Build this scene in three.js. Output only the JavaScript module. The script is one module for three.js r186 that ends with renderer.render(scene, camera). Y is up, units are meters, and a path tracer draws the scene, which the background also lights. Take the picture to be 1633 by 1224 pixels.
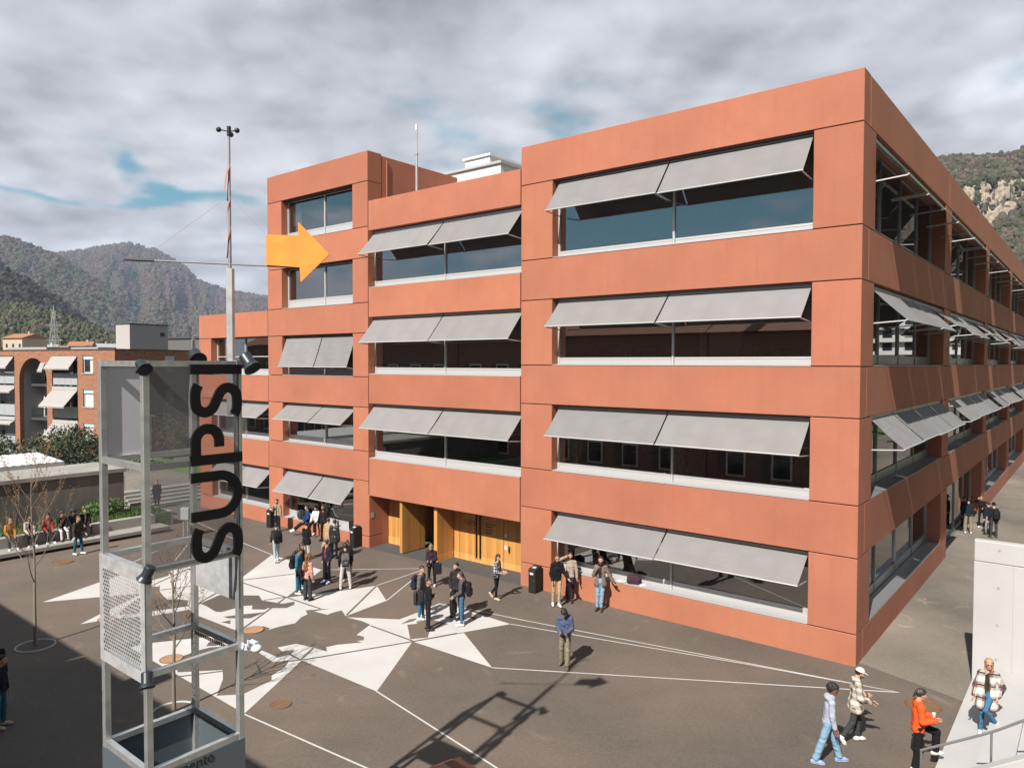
import * as THREE from 'three';
import { mergeGeometries } from 'three/addons/utils/BufferGeometryUtils.js';
import { FontLoader } from 'three/addons/loaders/FontLoader.js';
import { TextGeometry } from 'three/addons/geometries/TextGeometry.js';

// ---------- camera, sky, sun, exposure ----------
const scene = new THREE.Scene();
const R = (d) => d * Math.PI / 180;
const camera = new THREE.PerspectiveCamera(55.38, 1024 / 767, 0.1, 9000);
camera.position.set(5.3237, 8.6308, 22.2104);
camera.rotation.set(R(-1.617), R(38.955), R(0.123), 'YXZ');
const renderer = new THREE.WebGLRenderer({ antialias: true });
renderer.setSize(1024, 767);
renderer.toneMapping = THREE.LinearToneMapping;
renderer.toneMappingExposure = 1.8;
renderer.shadowMap.enabled = true;
const SUN = new THREE.Vector3(0.175, 1, 1.03).normalize();

// ---------- noise and random ----------
function rng(seed) { let s = seed >>> 0; return () => { s = (s + 0x6D2B79F5) | 0; let t = Math.imul(s ^ (s >>> 15), 1 | s); t = (t + Math.imul(t ^ (t >>> 7), 61 | t)) ^ t; return ((t ^ (t >>> 14)) >>> 0) / 4294967296; }; }
function h3(x, y, z) { let n = Math.imul(x, 374761393) + Math.imul(y, 668265263) + Math.imul(z, 2147483647 ^ 0x2545F491); n = Math.imul(n ^ (n >>> 13), 1274126177); return ((n ^ (n >>> 16)) >>> 0) / 4294967296; }
const sm = (t) => t * t * (3 - 2 * t), mix = (a, b, t) => a + (b - a) * t, clamp = (x, a = 0, b = 1) => Math.min(b, Math.max(a, x));
const sstep = (a, b, x) => sm(clamp((x - a) / (b - a)));
function vn(x, y, z = 0) {
  const i = Math.floor(x), j = Math.floor(y), k = Math.floor(z), u = sm(x - i), v = sm(y - j), w = sm(z - k);
  const a = h3(i, j, k), b = h3(i + 1, j, k), c = h3(i, j + 1, k), d = h3(i + 1, j + 1, k), e = a + (b - a) * u, f = c + (d - c) * u, g = e + (f - e) * v;
  if (w === 0) return g;
  const a2 = h3(i, j, k + 1), b2 = h3(i + 1, j, k + 1), c2 = h3(i, j + 1, k + 1), d2 = h3(i + 1, j + 1, k + 1), e2 = a2 + (b2 - a2) * u, f2 = c2 + (d2 - c2) * u;
  return g + (e2 + (f2 - e2) * v - g) * w;
}
function fbm(x, y, z, o = 5) { let a = 0.5, s = 0, t = 0; for (let i = 0; i < o; i++) { s += a * vn(x, y, z); t += a; a *= 0.5; x = x * 2.03 + 17.1; y = y * 2.03 + 5.7; z = z * 2.03; } return s / t; }
function pn(x, y, p, q) { // value noise that repeats after p, q cells
  const i = Math.floor(x), j = Math.floor(y), u = sm(x - i), v = sm(y - j), i0 = ((i % p) + p) % p, j0 = ((j % q) + q) % q, i1 = (i0 + 1) % p, j1 = (j0 + 1) % q, k = p * 7 + q;
  const a = h3(i0, j0, k), b = h3(i1, j0, k), c = h3(i0, j1, k), d = h3(i1, j1, k), e = a + (b - a) * u;
  return e + (c + (d - c) * u - e) * v;
}
function pfbm(u, v, p, q, o = 4) { let a = 0.5, s = 0, t = 0; for (let i = 0; i < o; i++) { s += a * pn(u * p, v * q, p, q); t += a; a *= 0.5; p *= 2; q *= 2; } return s / t; }

// sky: broken grey-white cloud with gaps of blue
{
  const W = 2304, H = 1152, d = new Float32Array(W * H * 4);
  for (let j = 0; j < H; j++) {
    const el = ((j + 0.5) / H - 0.5) * Math.PI, y = Math.sin(el), c = Math.cos(el);
    for (let i = 0; i < W; i++) {
      const k = (j * W + i) * 4; d[k + 3] = 1;
      if (y < 0) { d[k] = 0.20; d[k + 1] = 0.19; d[k + 2] = 0.18; continue; }
      const az = ((i + 0.5) / W - 0.5) * 2 * Math.PI, x = Math.cos(az) * c, z = Math.sin(az) * c;
      const yy = Math.max(y, 0) + 0.16, px = x / yy * 1.15, pz = z / yy * 1.15;
      const wx = fbm(px * 1.1, pz * 1.1, 0, 3) - 0.5, wz = fbm(px * 1.1 + 9, pz * 1.1, 0, 3) - 0.5;
      const n = fbm(px * 1.7 + wx * 0.5 + 4.2, pz * 1.7 + wz * 0.5, 0, 7), body = fbm(px * 0.55 + 31, pz * 0.55 + wz, 0, 3);
      // gaps of blue: azimuth measured from -z, as the photograph and its mirrored windows show them
      const a2 = Math.atan2(x, -z) * 180 / Math.PI, e2 = el * 180 / Math.PI;
      const gap = (a0, e0, wa, we) => Math.exp(-(((a2 - a0 + wx * 9) / wa) ** 2) - (((e2 - e0 + (n - 0.5) * 5) / we) ** 2));
      let dens = n * 0.60 + body * 0.20 + 0.245;
      const ragged = fbm(px * 6 + 5, pz * 6 + 2, 0, 5) - 0.5; dens += ragged * 0.30;
      dens -= 0.40 * gap(-64.2, 11.9, 4.2, 0.55) + 0.36 * gap(-72.0, 11.6, 4.6, 0.45) + 0.26 * gap(-64.8, 13.2, 1.2, 0.7) + 0.12 * gap(-67.6, 22, 2.2, 0.5) + 0.14 * gap(-60, 11.2, 3.0, 0.6);
      dens -= 0.33 * gap(-140, 14, 40, 7) + 0.13 * sstep(0.44, 0.72, y);  // last term thins the cloud overhead, added to cut skylight fill
      dens += 0.07 * sstep(0.12, 0.0, y);
      const cov = sstep(0.33, 0.58, dens);
      const blue = [mix(0.125, 0.055, sstep(0, 0.35, y)), mix(0.27, 0.195, sstep(0, 0.35, y)), mix(0.34, 0.265, sstep(0, 0.35, y))];
      const lit = fbm(px * 2.6 + wx * 0.7 + 60, pz * 2.6 + wz * 0.7, 0, 7), soft = fbm(px * 0.8 + wx + 12, pz * 0.8 + 70, 0, 3);
      const thick = sstep(0.52, 0.74, dens);
      const relief = fbm(px * 3.1 + 40, pz * 3.1 + 7, 0, 6) - fbm(px * 3.1 + 40 + 0.05, pz * 3.1 + 7 + 0.30, 0, 6);
      let g = 0.335 - 0.035 * thick + relief * 0.30 + (lit - 0.5) * 0.26 + ragged * 0.13 + (fbm(px * 15, pz * 15, 0, 4) - 0.5) * 0.05 + (soft - 0.5) * 0.08;
      g += 0.02 * sstep(0.36, 0.05, y) - 0.10 * sstep(0.48, 0.75, y); g += 0.16 * sstep(0.25, 0.6, gap(-2, 16.4, 8, 2.6)) * (0.7 + 0.6 * lit) + 0.05 * gap(-50, 16, 26, 4); g = Math.max(0.15, g);  // cloud above the view is darkened to lower skylight in shaded areas
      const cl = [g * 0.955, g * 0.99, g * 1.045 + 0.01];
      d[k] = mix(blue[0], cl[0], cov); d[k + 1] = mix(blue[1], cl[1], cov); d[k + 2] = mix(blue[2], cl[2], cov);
    }
  }
  const t = new THREE.DataTexture(d, W, H, THREE.RGBAFormat, THREE.FloatType);
  t.mapping = THREE.EquirectangularReflectionMapping; t.magFilter = THREE.LinearFilter; t.minFilter = THREE.LinearFilter; t.needsUpdate = true;
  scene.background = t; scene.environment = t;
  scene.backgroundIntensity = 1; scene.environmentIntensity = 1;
}
const sun = new THREE.DirectionalLight(new THREE.Color(1, 0.955, 0.88), 5);
sun.position.copy(SUN).multiplyScalar(120).add(new THREE.Vector3(-12, 0, -10));
sun.target.position.set(-12, 0, -10);
sun.castShadow = true; sun.shadow.mapSize.set(4096, 4096);
Object.assign(sun.shadow.camera, { left: -70, right: 70, top: 70, bottom: -70, near: 1, far: 300 });
scene.add(sun, sun.target);

// ---------- naming and grouping ----------
const used = {};
const numbered = (n) => { used[n] = (used[n] ?? -1) + 1; return used[n] ? n + '_' + String(used[n]).padStart(3, '0') : n; };
function thing(name, label, category, p = [0, 0, 0], turn = 0, group) {
  const o = new THREE.Group(); o.name = numbered(name); o.position.set(...p); o.rotation.y = turn;
  o.userData = { label, category }; if (group) o.userData.group = group;
  scene.add(o); return o;
}
function part(name, geo, mat, parent, label) {
  const m = new THREE.Mesh(Array.isArray(geo) ? merge(geo) : geo, mat); m.name = name; m.castShadow = m.receiveShadow = true;
  if (label) m.userData.label = label;
  parent.add(m); return m;
}
function solo(name, geo, mat, label, category, group) { // a thing that is one mesh
  const m = part(numbered(name), geo, mat, scene); m.userData = { label, category }; if (group) m.userData.group = group; return m;
}
function struct(name, geo, mat, label) { const m = part(numbered(name), geo, mat, scene); m.userData = { kind: 'structure' }; if (label) m.userData.label = label; return m; }
function stuffOf(m, label) { m.userData.kind = 'stuff'; if (label) m.userData.label = label; return m; }

// ---------- geometry helpers ----------
const V = (x, y, z) => new THREE.Vector3(x, y, z);
function clean(g) { const n = g.index ? g.toNonIndexed() : g; for (const k of Object.keys(n.attributes)) if (!['position', 'normal', 'uv', 'color'].includes(k)) n.deleteAttribute(k); if (!n.attributes.normal) n.computeVertexNormals(); if (!n.attributes.uv) n.setAttribute('uv', new THREE.BufferAttribute(new Float32Array(n.attributes.position.count * 2), 2)); n.morphAttributes = {}; return n; }
function merge(list) { return list.length === 1 ? list[0] : mergeGeometries(list.map(clean)); }
function uvm(g) { // uv in metres by the way a face points
  const n = clean(g), p = n.attributes.position, q = n.attributes.normal, u = n.attributes.uv;
  for (let i = 0; i < p.count; i++) {
    const ax = Math.abs(q.getX(i)), ay = Math.abs(q.getY(i)), az = Math.abs(q.getZ(i));
    if (ay >= ax && ay >= az) u.setXY(i, p.getX(i), p.getZ(i)); else if (ax >= az) u.setXY(i, p.getZ(i), p.getY(i)); else u.setXY(i, p.getX(i), p.getY(i));
  }
  return n;
}
function box(x0, x1, y0, y1, z0, z1) { const g = new THREE.BoxGeometry(Math.abs(x1 - x0), Math.abs(y1 - y0), Math.abs(z1 - z0)); g.translate((x0 + x1) / 2, (y0 + y1) / 2, (z0 + z1) / 2); return uvm(g); }
function bevelBox(x0, x1, y0, y1, z0, z1, b = 0.02) { // box with chamfered edges
  const w = x1 - x0 - 2 * b, h = y1 - y0 - 2 * b, s = new THREE.Shape([new THREE.Vector2(0, 0), new THREE.Vector2(w, 0), new THREE.Vector2(w, h), new THREE.Vector2(0, h)]);
  const g = new THREE.ExtrudeGeometry(s, { depth: z1 - z0 - 2 * b, bevelEnabled: true, bevelThickness: b, bevelSize: b, bevelSegments: 1, steps: 1 });
  g.translate(x0 + b, y0 + b, z0 + b); return uvm(g);
}
function rod(a, b, r, r2 = r, seg = 8) { // tapered rod from a to b
  const A = V(...a), B = V(...b), d = B.clone().sub(A), g = new THREE.CylinderGeometry(r2, r, d.length(), seg, 1);
  g.applyQuaternion(new THREE.Quaternion().setFromUnitVectors(V(0, 1, 0), d.normalize())); g.translate((A.x + B.x) / 2, (A.y + B.y) / 2, (A.z + B.z) / 2); return clean(g);
}
function tube(pts, r, seg = 6, n) { const c = new THREE.CatmullRomCurve3(pts.map((p) => V(...p))); return clean(new THREE.TubeGeometry(c, n ?? pts.length * 5, r, seg, false)); }
function beam(a, b, w, h) { // square bar from a to b
  const A = V(...a), B = V(...b), d = B.clone().sub(A), L = d.length(), g = new THREE.BoxGeometry(w, h, L), m = new THREE.Matrix4().lookAt(B, A, Math.abs(d.y) > 0.95 * L ? V(0, 0, 1) : V(0, 1, 0));
  g.applyMatrix4(m); g.translate((A.x + B.x) / 2, (A.y + B.y) / 2, (A.z + B.z) / 2); return uvm(g);
}
function flat(poly, y) { // a level sheet from [x, z] corners
  const s = new THREE.Shape(poly.map(([x, z]) => new THREE.Vector2(x, -z))), g = new THREE.ShapeGeometry(s); g.rotateX(-Math.PI / 2); g.translate(0, y, 0); return uvm(g);
}
function prism(poly, y0, y1) { const s = new THREE.Shape(poly.map(([x, z]) => new THREE.Vector2(x, -z))), g = new THREE.ExtrudeGeometry(s, { depth: y1 - y0, bevelEnabled: false }); g.rotateX(-Math.PI / 2); g.translate(0, y0, 0); return uvm(g); }
const xf = (g, f) => { const h = clean(g).clone(); f(h); return h; };

// naive surface nets over a distance function: smooth closed meshes for bodies, clothes and lumps
function surface(f, lo, hi, c, uvf) {
  const n = [0, 1, 2].map((a) => Math.max(2, Math.ceil((hi[a] - lo[a]) / c) + 1)), [nx, ny, nz] = n, val = new Float32Array(nx * ny * nz);
  for (let k = 0, o = 0; k < nz; k++) for (let j = 0; j < ny; j++) for (let i = 0; i < nx; i++, o++) val[o] = f(lo[0] + i * c, lo[1] + j * c, lo[2] + k * c);
  const id = new Int32Array(nx * ny * nz).fill(-1), pos = [], idx = [], at = (i, j, k) => i + nx * (j + ny * k);
  for (let k = 0; k < nz - 1; k++) for (let j = 0; j < ny - 1; j++) for (let i = 0; i < nx - 1; i++) {
    let m = 0, cnt = 0, sx = 0, sy = 0, sz = 0;
    for (let b = 0; b < 8; b++) if (val[at(i + (b & 1), j + ((b >> 1) & 1), k + (b >> 2))] < 0) m |= 1 << b;
    if (m === 0 || m === 255) continue;
    for (let b = 0; b < 8; b++) for (let a = 0; a < 3; a++) {
      if (b & (1 << a)) continue; const e = b | (1 << a);
      if (((m >> b) & 1) === ((m >> e) & 1)) continue;
      const v0 = val[at(i + (b & 1), j + ((b >> 1) & 1), k + (b >> 2))], v1 = val[at(i + (e & 1), j + ((e >> 1) & 1), k + (e >> 2))], t = v0 / (v0 - v1);
      sx += (b & 1) + (a === 0 ? t : 0); sy += ((b >> 1) & 1) + (a === 1 ? t : 0); sz += (b >> 2) + (a === 2 ? t : 0); cnt++;
    }
    id[at(i, j, k)] = pos.length / 3; pos.push(lo[0] + (i + sx / cnt) * c, lo[1] + (j + sy / cnt) * c, lo[2] + (k + sz / cnt) * c);
  }
  for (let k = 1; k < nz - 1; k++) for (let j = 1; j < ny - 1; j++) for (let i = 1; i < nx - 1; i++) {
    const s0 = val[at(i, j, k)] < 0;
    for (let a = 0; a < 3; a++) {
      const s1 = val[at(i + (a === 0), j + (a === 1), k + (a === 2))] < 0; if (s0 === s1) continue;
      const u = (a + 1) % 3, w = (a + 2) % 3, q = (du, dw) => { const p = [i, j, k]; p[u] -= du; p[w] -= dw; return id[at(...p)]; };
      const A = q(0, 0), B = q(1, 0), C = q(1, 1), D = q(0, 1); if (A < 0 || B < 0 || C < 0 || D < 0) continue;
      s0 ? idx.push(A, B, C, A, C, D) : idx.push(A, C, B, A, D, C);
    }
  }
  const g = new THREE.BufferGeometry(), P = new Float32Array(pos), N = new Float32Array(pos.length), U = new Float32Array(pos.length / 3 * 2), e = c * 0.5;
  for (let v = 0; v < P.length; v += 3) {
    const [x, y, z] = [P[v], P[v + 1], P[v + 2]]; let gx = f(x + e, y, z) - f(x - e, y, z), gy = f(x, y + e, z) - f(x, y - e, z), gz = f(x, y, z + e) - f(x, y, z - e); const L = Math.hypot(gx, gy, gz) || 1;
    N[v] = gx / L; N[v + 1] = gy / L; N[v + 2] = gz / L; const q = uvf ? uvf(x, y, z) : [x + z * 0.8, y]; U[v / 3 * 2] = q[0]; U[v / 3 * 2 + 1] = q[1];
  }
  g.setAttribute('position', new THREE.BufferAttribute(P, 3)); g.setAttribute('normal', new THREE.BufferAttribute(N, 3)); g.setAttribute('uv', new THREE.BufferAttribute(U, 2)); g.setIndex(idx);
  return g;
}
const smin = (a, b, k) => { const h = Math.max(k - Math.abs(a - b), 0) / k; return Math.min(a, b) - h * h * k * 0.25; };
function cap(x, y, z, a, b, ra, rb) { // tapered capsule
  const dx = b[0] - a[0], dy = b[1] - a[1], dz = b[2] - a[2], px = x - a[0], py = y - a[1], pz = z - a[2], t = clamp((px * dx + py * dy + pz * dz) / (dx * dx + dy * dy + dz * dz + 1e-9));
  return Math.hypot(px - dx * t, py - dy * t, pz - dz * t) - ra - (rb - ra) * t;
}

// ---------- textures and materials ----------
const LUT = new Uint8Array(16385); for (let i = 0; i <= 16384; i++) { const c = i / 16384; LUT[i] = Math.round(255 * (c <= 0.0031308 ? c * 12.92 : 1.055 * Math.pow(c, 1 / 2.4) - 0.055)); }
const lin2s = (c) => LUT[(c * 16384) | 0];
function layer(p, q, o, S = 512) { // a tiling noise field sampled smoothly
  const d = new Float32Array(S * S); for (let j = 0; j < S; j++) for (let i = 0; i < S; i++) d[j * S + i] = pfbm(i / S, j / S, p, q, o);
  return (u, v) => { const x = (u - Math.floor(u)) * S, y = (v - Math.floor(v)) * S, i = x | 0, j = y | 0, a = x - i, b = y - j, i1 = (i + 1) % S, j1 = (j + 1) % S, e = d[j * S + i] + (d[j * S + i1] - d[j * S + i]) * a, f = d[j1 * S + i] + (d[j1 * S + i1] - d[j1 * S + i]) * a; return e + (f - e) * b; };
}
function ctex(w, h, f, rx = 1, ry = 1) { // colour map from linear colours; one repeat covers rx x ry metres
  const d = new Uint8Array(w * h * 4);
  for (let j = 0; j < h; j++) for (let i = 0; i < w; i++) { const c = f(i / w, j / h), k = (j * w + i) * 4; d[k] = lin2s(clamp(c[0])); d[k + 1] = lin2s(clamp(c[1])); d[k + 2] = lin2s(clamp(c[2])); d[k + 3] = 255; }
  const t = new THREE.DataTexture(d, w, h); t.colorSpace = THREE.SRGBColorSpace; t.wrapS = t.wrapT = THREE.RepeatWrapping; t.magFilter = THREE.LinearFilter; t.repeat.set(1 / rx, 1 / ry); t.needsUpdate = true; return t;
}
function gtex(w, h, f, rx = 1, ry = 1) { // grey data map
  const d = new Uint8Array(w * h * 4);
  for (let j = 0; j < h; j++) for (let i = 0; i < w; i++) { const c = clamp(f(i / w, j / h)) * 255, k = (j * w + i) * 4; d[k] = d[k + 1] = d[k + 2] = c; d[k + 3] = 255; }
  const t = new THREE.DataTexture(d, w, h); t.wrapS = t.wrapT = THREE.RepeatWrapping; t.magFilter = THREE.LinearFilter; t.repeat.set(1 / rx, 1 / ry); t.needsUpdate = true; return t;
}
const col = (r, g, b) => new THREE.Color().setRGB(r, g, b);
const std = (r, g, b, roughness = 0.8, o = {}) => new THREE.MeshStandardMaterial({ color: col(r, g, b), roughness, ...o });
const M = {};
{
  const r0 = rng(5);
  // pigmented concrete, with faint vertical run marks, clouds and pores
  const stain = []; for (let i = 0; i < 60; i++) stain.push([r0(), r0() * 0.012 + 0.002, r0() * 0.055]);
  const cols = Array.from({ length: 64 }, (_, i) => stain.filter(([p, w]) => Math.abs((i + 0.5) / 64 - p) < w + 0.02)), O4 = layer(4, 4, 5), O7 = layer(7, 5, 4);
  const cb = [0.335, 0.118, 0.065];
  const orange = ctex(1024, 1024, (u, v) => {
    let m = 1 + (O4(u, v) - 0.5) * 0.22 + (pfbm(u, v, 60, 14, 2) - 0.5) * 0.04 + (h3(u * 512 | 0, v * 512 | 0, 2) - 0.5) * 0.06;
    for (const [p, w, a] of cols[Math.floor(u * 64)]) { const dd = Math.abs(u - p + 0.012 * (pn(v * 9, p * 40, 9, 40) - 0.5)); if (dd < w) m *= 1 - a * (1 - dd / w) * pn(v * 5, p * 31, 5, 31); }
    if (h3(u * 1024 | 0, v * 1024 | 0, 8) > 0.994) m *= 0.8;
    const w = O7(u, v) - 0.5;
    return [cb[0] * m * (1 + w * 0.05), cb[1] * m * (1 + w * 0.16), cb[2] * m * (1 + w * 0.22)];
  }, 5.3, 5.3);
  const pore = gtex(512, 512, (u, v) => 0.5 + (pfbm(u, v, 24, 24, 3) - 0.5) * 0.6, 1.7, 1.7);
  M.orange = new THREE.MeshStandardMaterial({ map: orange, roughness: 0.86, bumpMap: pore, bumpScale: 0.004 });
  M.orangeTones = [0.94, 0.97, 1.0, 1.03, 1.06].map((k, i) => { const m = M.orange.clone(); m.color = col(k, k * (1 + (i % 3 - 1) * 0.02), k * (1 + (i % 2) * 0.03)); return m; });
  M.core = std(0.05, 0.02, 0.014, 0.95);
  // asphalt: stone speckle, blotches, scuffs, darker patches of newer work
  const sc = []; for (let i = 0; i < 90; i++) sc.push([r0(), r0(), r0() * 6.28, 0.01 + r0() * 0.05, r0() * 0.5 + 0.3, (r0() - 0.3) * 6]);
  const scuffGrid = new Float32Array(512 * 512);
  for (const [x, y, a, L, s, bend] of sc) for (let t = 0; t < 1; t += 0.004) for (let w = -3; w <= 3; w++) { const an = a + bend * t * 0.4, X = x + Math.cos(an) * L * t, Y = y + Math.sin(an) * L * t, i = Math.floor(((X % 1) + 1) % 1 * 512), j = Math.floor((((Y + w / 512) % 1) + 1) % 1 * 512); scuffGrid[j * 512 + i] = Math.max(scuffGrid[j * 512 + i], s * (1 - Math.abs(w) / 4) * Math.sin(t * 3.14)); }
  const L5 = layer(5, 5, 6), L19 = layer(19, 19, 4), S2 = 2048;
  const ground = (base, warm, amp, sa) => ctex(2048, 2048, (u, v) => {
    const n = L5(u, v) - 0.5, n2 = L19(u, v) - 0.5, I = u * S2 | 0, J = v * S2 | 0, g = (h3(I, J, 3) + h3(I >> 1, J, 4)) * 0.5 - 0.5, g2 = h3(I >> 2, J >> 2, 5) - 0.5;
    const s = scuffGrid[Math.floor(v * 512) * 512 + Math.floor(u * 512)] * (0.4 + h3(I >> 2, J >> 2, 7));
    const m = 1 + n * amp + n2 * 0.22 + g * 0.34 + g2 * 0.2 + s * sa;
    return [base[0] * m, base[1] * m * (1 - n * warm), base[2] * m * (1 - n * warm * 1.6)];
  }, 19, 19);
  const grit = gtex(512, 512, (u, v) => pn(u * 200, v * 200, 200, 200) * 0.6 + pn(u * 90, v * 90, 90, 90) * 0.4, 1.6, 1.6);
  M.asphalt = new THREE.MeshStandardMaterial({ map: ground([0.104, 0.080, 0.064], 0.16, 0.70, 0.55), roughness: 0.92, bumpMap: grit, bumpScale: 0.006 });
  M.path = new THREE.MeshStandardMaterial({ map: ground([0.165, 0.138, 0.110], 0.12, 0.95, 0.7), roughness: 0.93, bumpMap: grit, bumpScale: 0.005 });
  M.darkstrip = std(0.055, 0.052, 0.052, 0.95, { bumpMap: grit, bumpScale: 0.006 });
  // road paint: worn so the dark stone shows in specks
  M.paint = new THREE.MeshStandardMaterial({ map: ctex(1024, 1024, (u, v) => { const n = pfbm(u, v, 6, 6, 5), g = pn(u * 300, v * 300, 300, 300), k = (1 - 0.20 * (n - 0.4)) * (g > 0.965 ? 0.7 : 1) * (0.96 + 0.06 * pn(u * 500, v * 500, 500, 500)); return [0.45 * k, 0.43 * k, 0.415 * k]; }, 5, 5), roughness: 0.85, bumpMap: grit, bumpScale: 0.003 });
  // pale cast concrete
  M.concrete = new THREE.MeshStandardMaterial({ map: ctex(1024, 1024, (u, v) => { const m = 1 + (pfbm(u, v, 4, 4, 6) - 0.5) * 0.18 + (pn(u * 400, v * 400, 400, 400) - 0.5) * 0.06; return [0.365 * m, 0.352 * m, 0.345 * m]; }, 4, 4), roughness: 0.85 });
  M.greyconcrete = new THREE.MeshStandardMaterial({ map: ctex(1024, 1024, (u, v) => { const m = 1 + (pfbm(u, v, 5, 5, 6) - 0.5) * 0.5 + (pn(u * 400, v * 400, 400, 400) - 0.5) * 0.1; return [0.26 * m, 0.243 * m, 0.22 * m]; }, 5, 5), roughness: 0.9 });
  M.darkconcrete = new THREE.MeshStandardMaterial({ map: ctex(1024, 1024, (u, v) => { const n = pfbm(u, v, 5, 3, 6) - 0.5, m = 1 + n * 0.9 + (pfbm(u, v, 60, 6, 2) - 0.5) * 0.25; return [0.125 * m, 0.112 * m, 0.100 * m]; }, 7, 7), roughness: 0.9 });
  // oak boards
  M.wood = new THREE.MeshStandardMaterial({ map: ctex(1024, 1024, (u, v) => {
    const b = Math.floor(u * 14), e = u * 14 - b, tone = 0.8 + 0.4 * h3(b, 3, 9), gr = pn(u * 220, v * 6, 220, 6) * 0.6 + pn(u * 420, v * 14, 420, 14) * 0.4, m = tone * (0.82 + 0.34 * gr) * (e < 0.04 ? 0.55 : 1);
    return [0.44 * m, 0.205 * m * (0.96 + 0.08 * gr), 0.052 * m];
  }, 1.6, 2.4), roughness: 0.55 });
  M.woodkick = M.wood.clone(); M.woodkick.color = col(1.25, 1.3, 1.5);
  // galvanised steel
  const spangle = (u, v) => pfbm(u, v, 10, 10, 4);
  M.galv = new THREE.MeshStandardMaterial({ map: ctex(512, 512, (u, v) => { const m = 0.8 + 0.42 * spangle(u, v); return [0.54 * m, 0.535 * m, 0.53 * m]; }, 0.8, 0.8), roughness: 0.36, metalness: 0.72 });
  M.galvmatt = new THREE.MeshStandardMaterial({ map: ctex(512, 512, (u, v) => { const m = 0.75 + 0.5 * spangle(u, v); return [0.33 * m, 0.325 * m, 0.33 * m]; }, 0.9, 0.9), roughness: 0.6, metalness: 0.15 });
  M.basin = std(0.16, 0.19, 0.215, 0.42, { metalness: 0.55 });
  M.alu = std(0.50, 0.495, 0.49, 0.42, { metalness: 0.35 });
  M.alusill = std(0.37, 0.362, 0.362, 0.5, { metalness: 0.1 });
  M.aludark = std(0.33, 0.33, 0.34, 0.4, { metalness: 0.6 });
  M.steel = std(0.55, 0.55, 0.56, 0.28, { metalness: 0.9 });
  M.glass = new THREE.MeshPhysicalMaterial({ color: col(0.27, 0.33, 0.33), roughness: 0.012, transmission: 1, thickness: 0, ior: 3.4 });
  M.clear = new THREE.MeshPhysicalMaterial({ color: col(0.8, 0.86, 0.84), roughness: 0.02, transmission: 1, thickness: 0, ior: 1.5 });
  // sun-blind cloth, woven
  M.awning = new THREE.MeshStandardMaterial({ map: ctex(512, 512, (u, v) => { const m = 1 + (pfbm(u, v, 5, 5, 4) - 0.5) * 0.16 + (pn(u * 256, v * 256, 256, 256) - 0.5) * 0.10; return [0.172 * m, 0.163 * m, 0.164 * m]; }, 2.2, 2.2), roughness: 0.8, side: THREE.DoubleSide, bumpMap: gtex(256, 256, (u, v) => pfbm(u, v, 3, 14, 3), 3.1, 1.3), bumpScale: 0.012 });
  M.awningTones = [0.93, 0.98, 1.03, 1.08].map((k, i) => { const m = M.awning.clone(); m.color = col(k, k * (1 - 0.01 * (i % 2)), k * (1 - 0.012 * (i % 3))); return m; });
  M.black = std(0.011, 0.011, 0.012, 0.45);
  M.blackmatt = new THREE.MeshPhysicalMaterial({ color: col(0.009, 0.008, 0.008), roughness: 0.8, specularIntensity: 0.35 });
  M.lamp = std(0.018, 0.023, 0.03, 0.4);
  M.bin = new THREE.MeshPhysicalMaterial({ color: col(0.016, 0.017, 0.016), roughness: 0.55, specularIntensity: 0.5 });
  M.rust = new THREE.MeshStandardMaterial({ map: ctex(256, 256, (u, v) => { const m = 0.7 + 0.6 * pfbm(u, v, 12, 12, 3); return [0.14 * m, 0.075 * m, 0.036 * m]; }, 0.6, 0.6), roughness: 0.85 });
  M.rustpale = new THREE.MeshStandardMaterial({ map: ctex(256, 256, (u, v) => { const m = 0.7 + 0.6 * pfbm(u, v, 12, 12, 3); return [0.32 * m, 0.175 * m, 0.085 * m]; }, 0.6, 0.6), roughness: 0.85 });
  M.yellow = new THREE.MeshStandardMaterial({ map: ctex(512, 512, (u, v) => { const n = pfbm(u, v, 5, 5, 4), m = 0.9 + 0.2 * n; return [0.72 * m, 0.225 * m * (0.92 + 0.16 * n), 0.016 * m]; }, 0.9, 0.9), roughness: 0.55 });
  M.white = std(0.52, 0.51, 0.50, 0.7); M.offwhite = std(0.62, 0.61, 0.60, 0.75); M.grey = std(0.28, 0.28, 0.28, 0.8); M.dark = std(0.05, 0.05, 0.052, 0.7);
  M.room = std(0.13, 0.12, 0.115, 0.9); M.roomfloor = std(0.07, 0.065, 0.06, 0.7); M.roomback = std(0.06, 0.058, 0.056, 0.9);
  M.brick = new THREE.MeshStandardMaterial({ map: ctex(1024, 1024, (u, v) => {
    const y = v * 40, r = Math.floor(y), x = u * 12 + (r & 1) * 0.5, b = Math.floor(x), fx = x - b, fy = y - r; if (fx < 0.05 || fy < 0.15) return [0.19, 0.13, 0.09];
    const t = 0.78 + 0.44 * h3(((b % 12) + 12) % 12, r, 4); return [0.28 * t, 0.112 * t, 0.057 * t];
  }, 3, 3), roughness: 0.9 });
  M.stripe = new THREE.MeshStandardMaterial({ map: ctex(256, 64, (u) => { const e = (u * 12) % 1; return e < 0.55 ? [0.36, 0.345, 0.335] : [0.20, 0.165, 0.155]; }, 2.4, 2.4), roughness: 0.85, side: THREE.DoubleSide });
  M.pale = std(0.34, 0.34, 0.34, 0.8); M.railing = std(0.30, 0.31, 0.325, 0.7); M.blind = std(0.52, 0.515, 0.51, 0.7); M.blueblind = std(0.36, 0.47, 0.52, 0.6);
  M.darkglass = std(0.02, 0.023, 0.026, 0.08); M.shade = std(0.10, 0.095, 0.09, 0.9);
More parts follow.
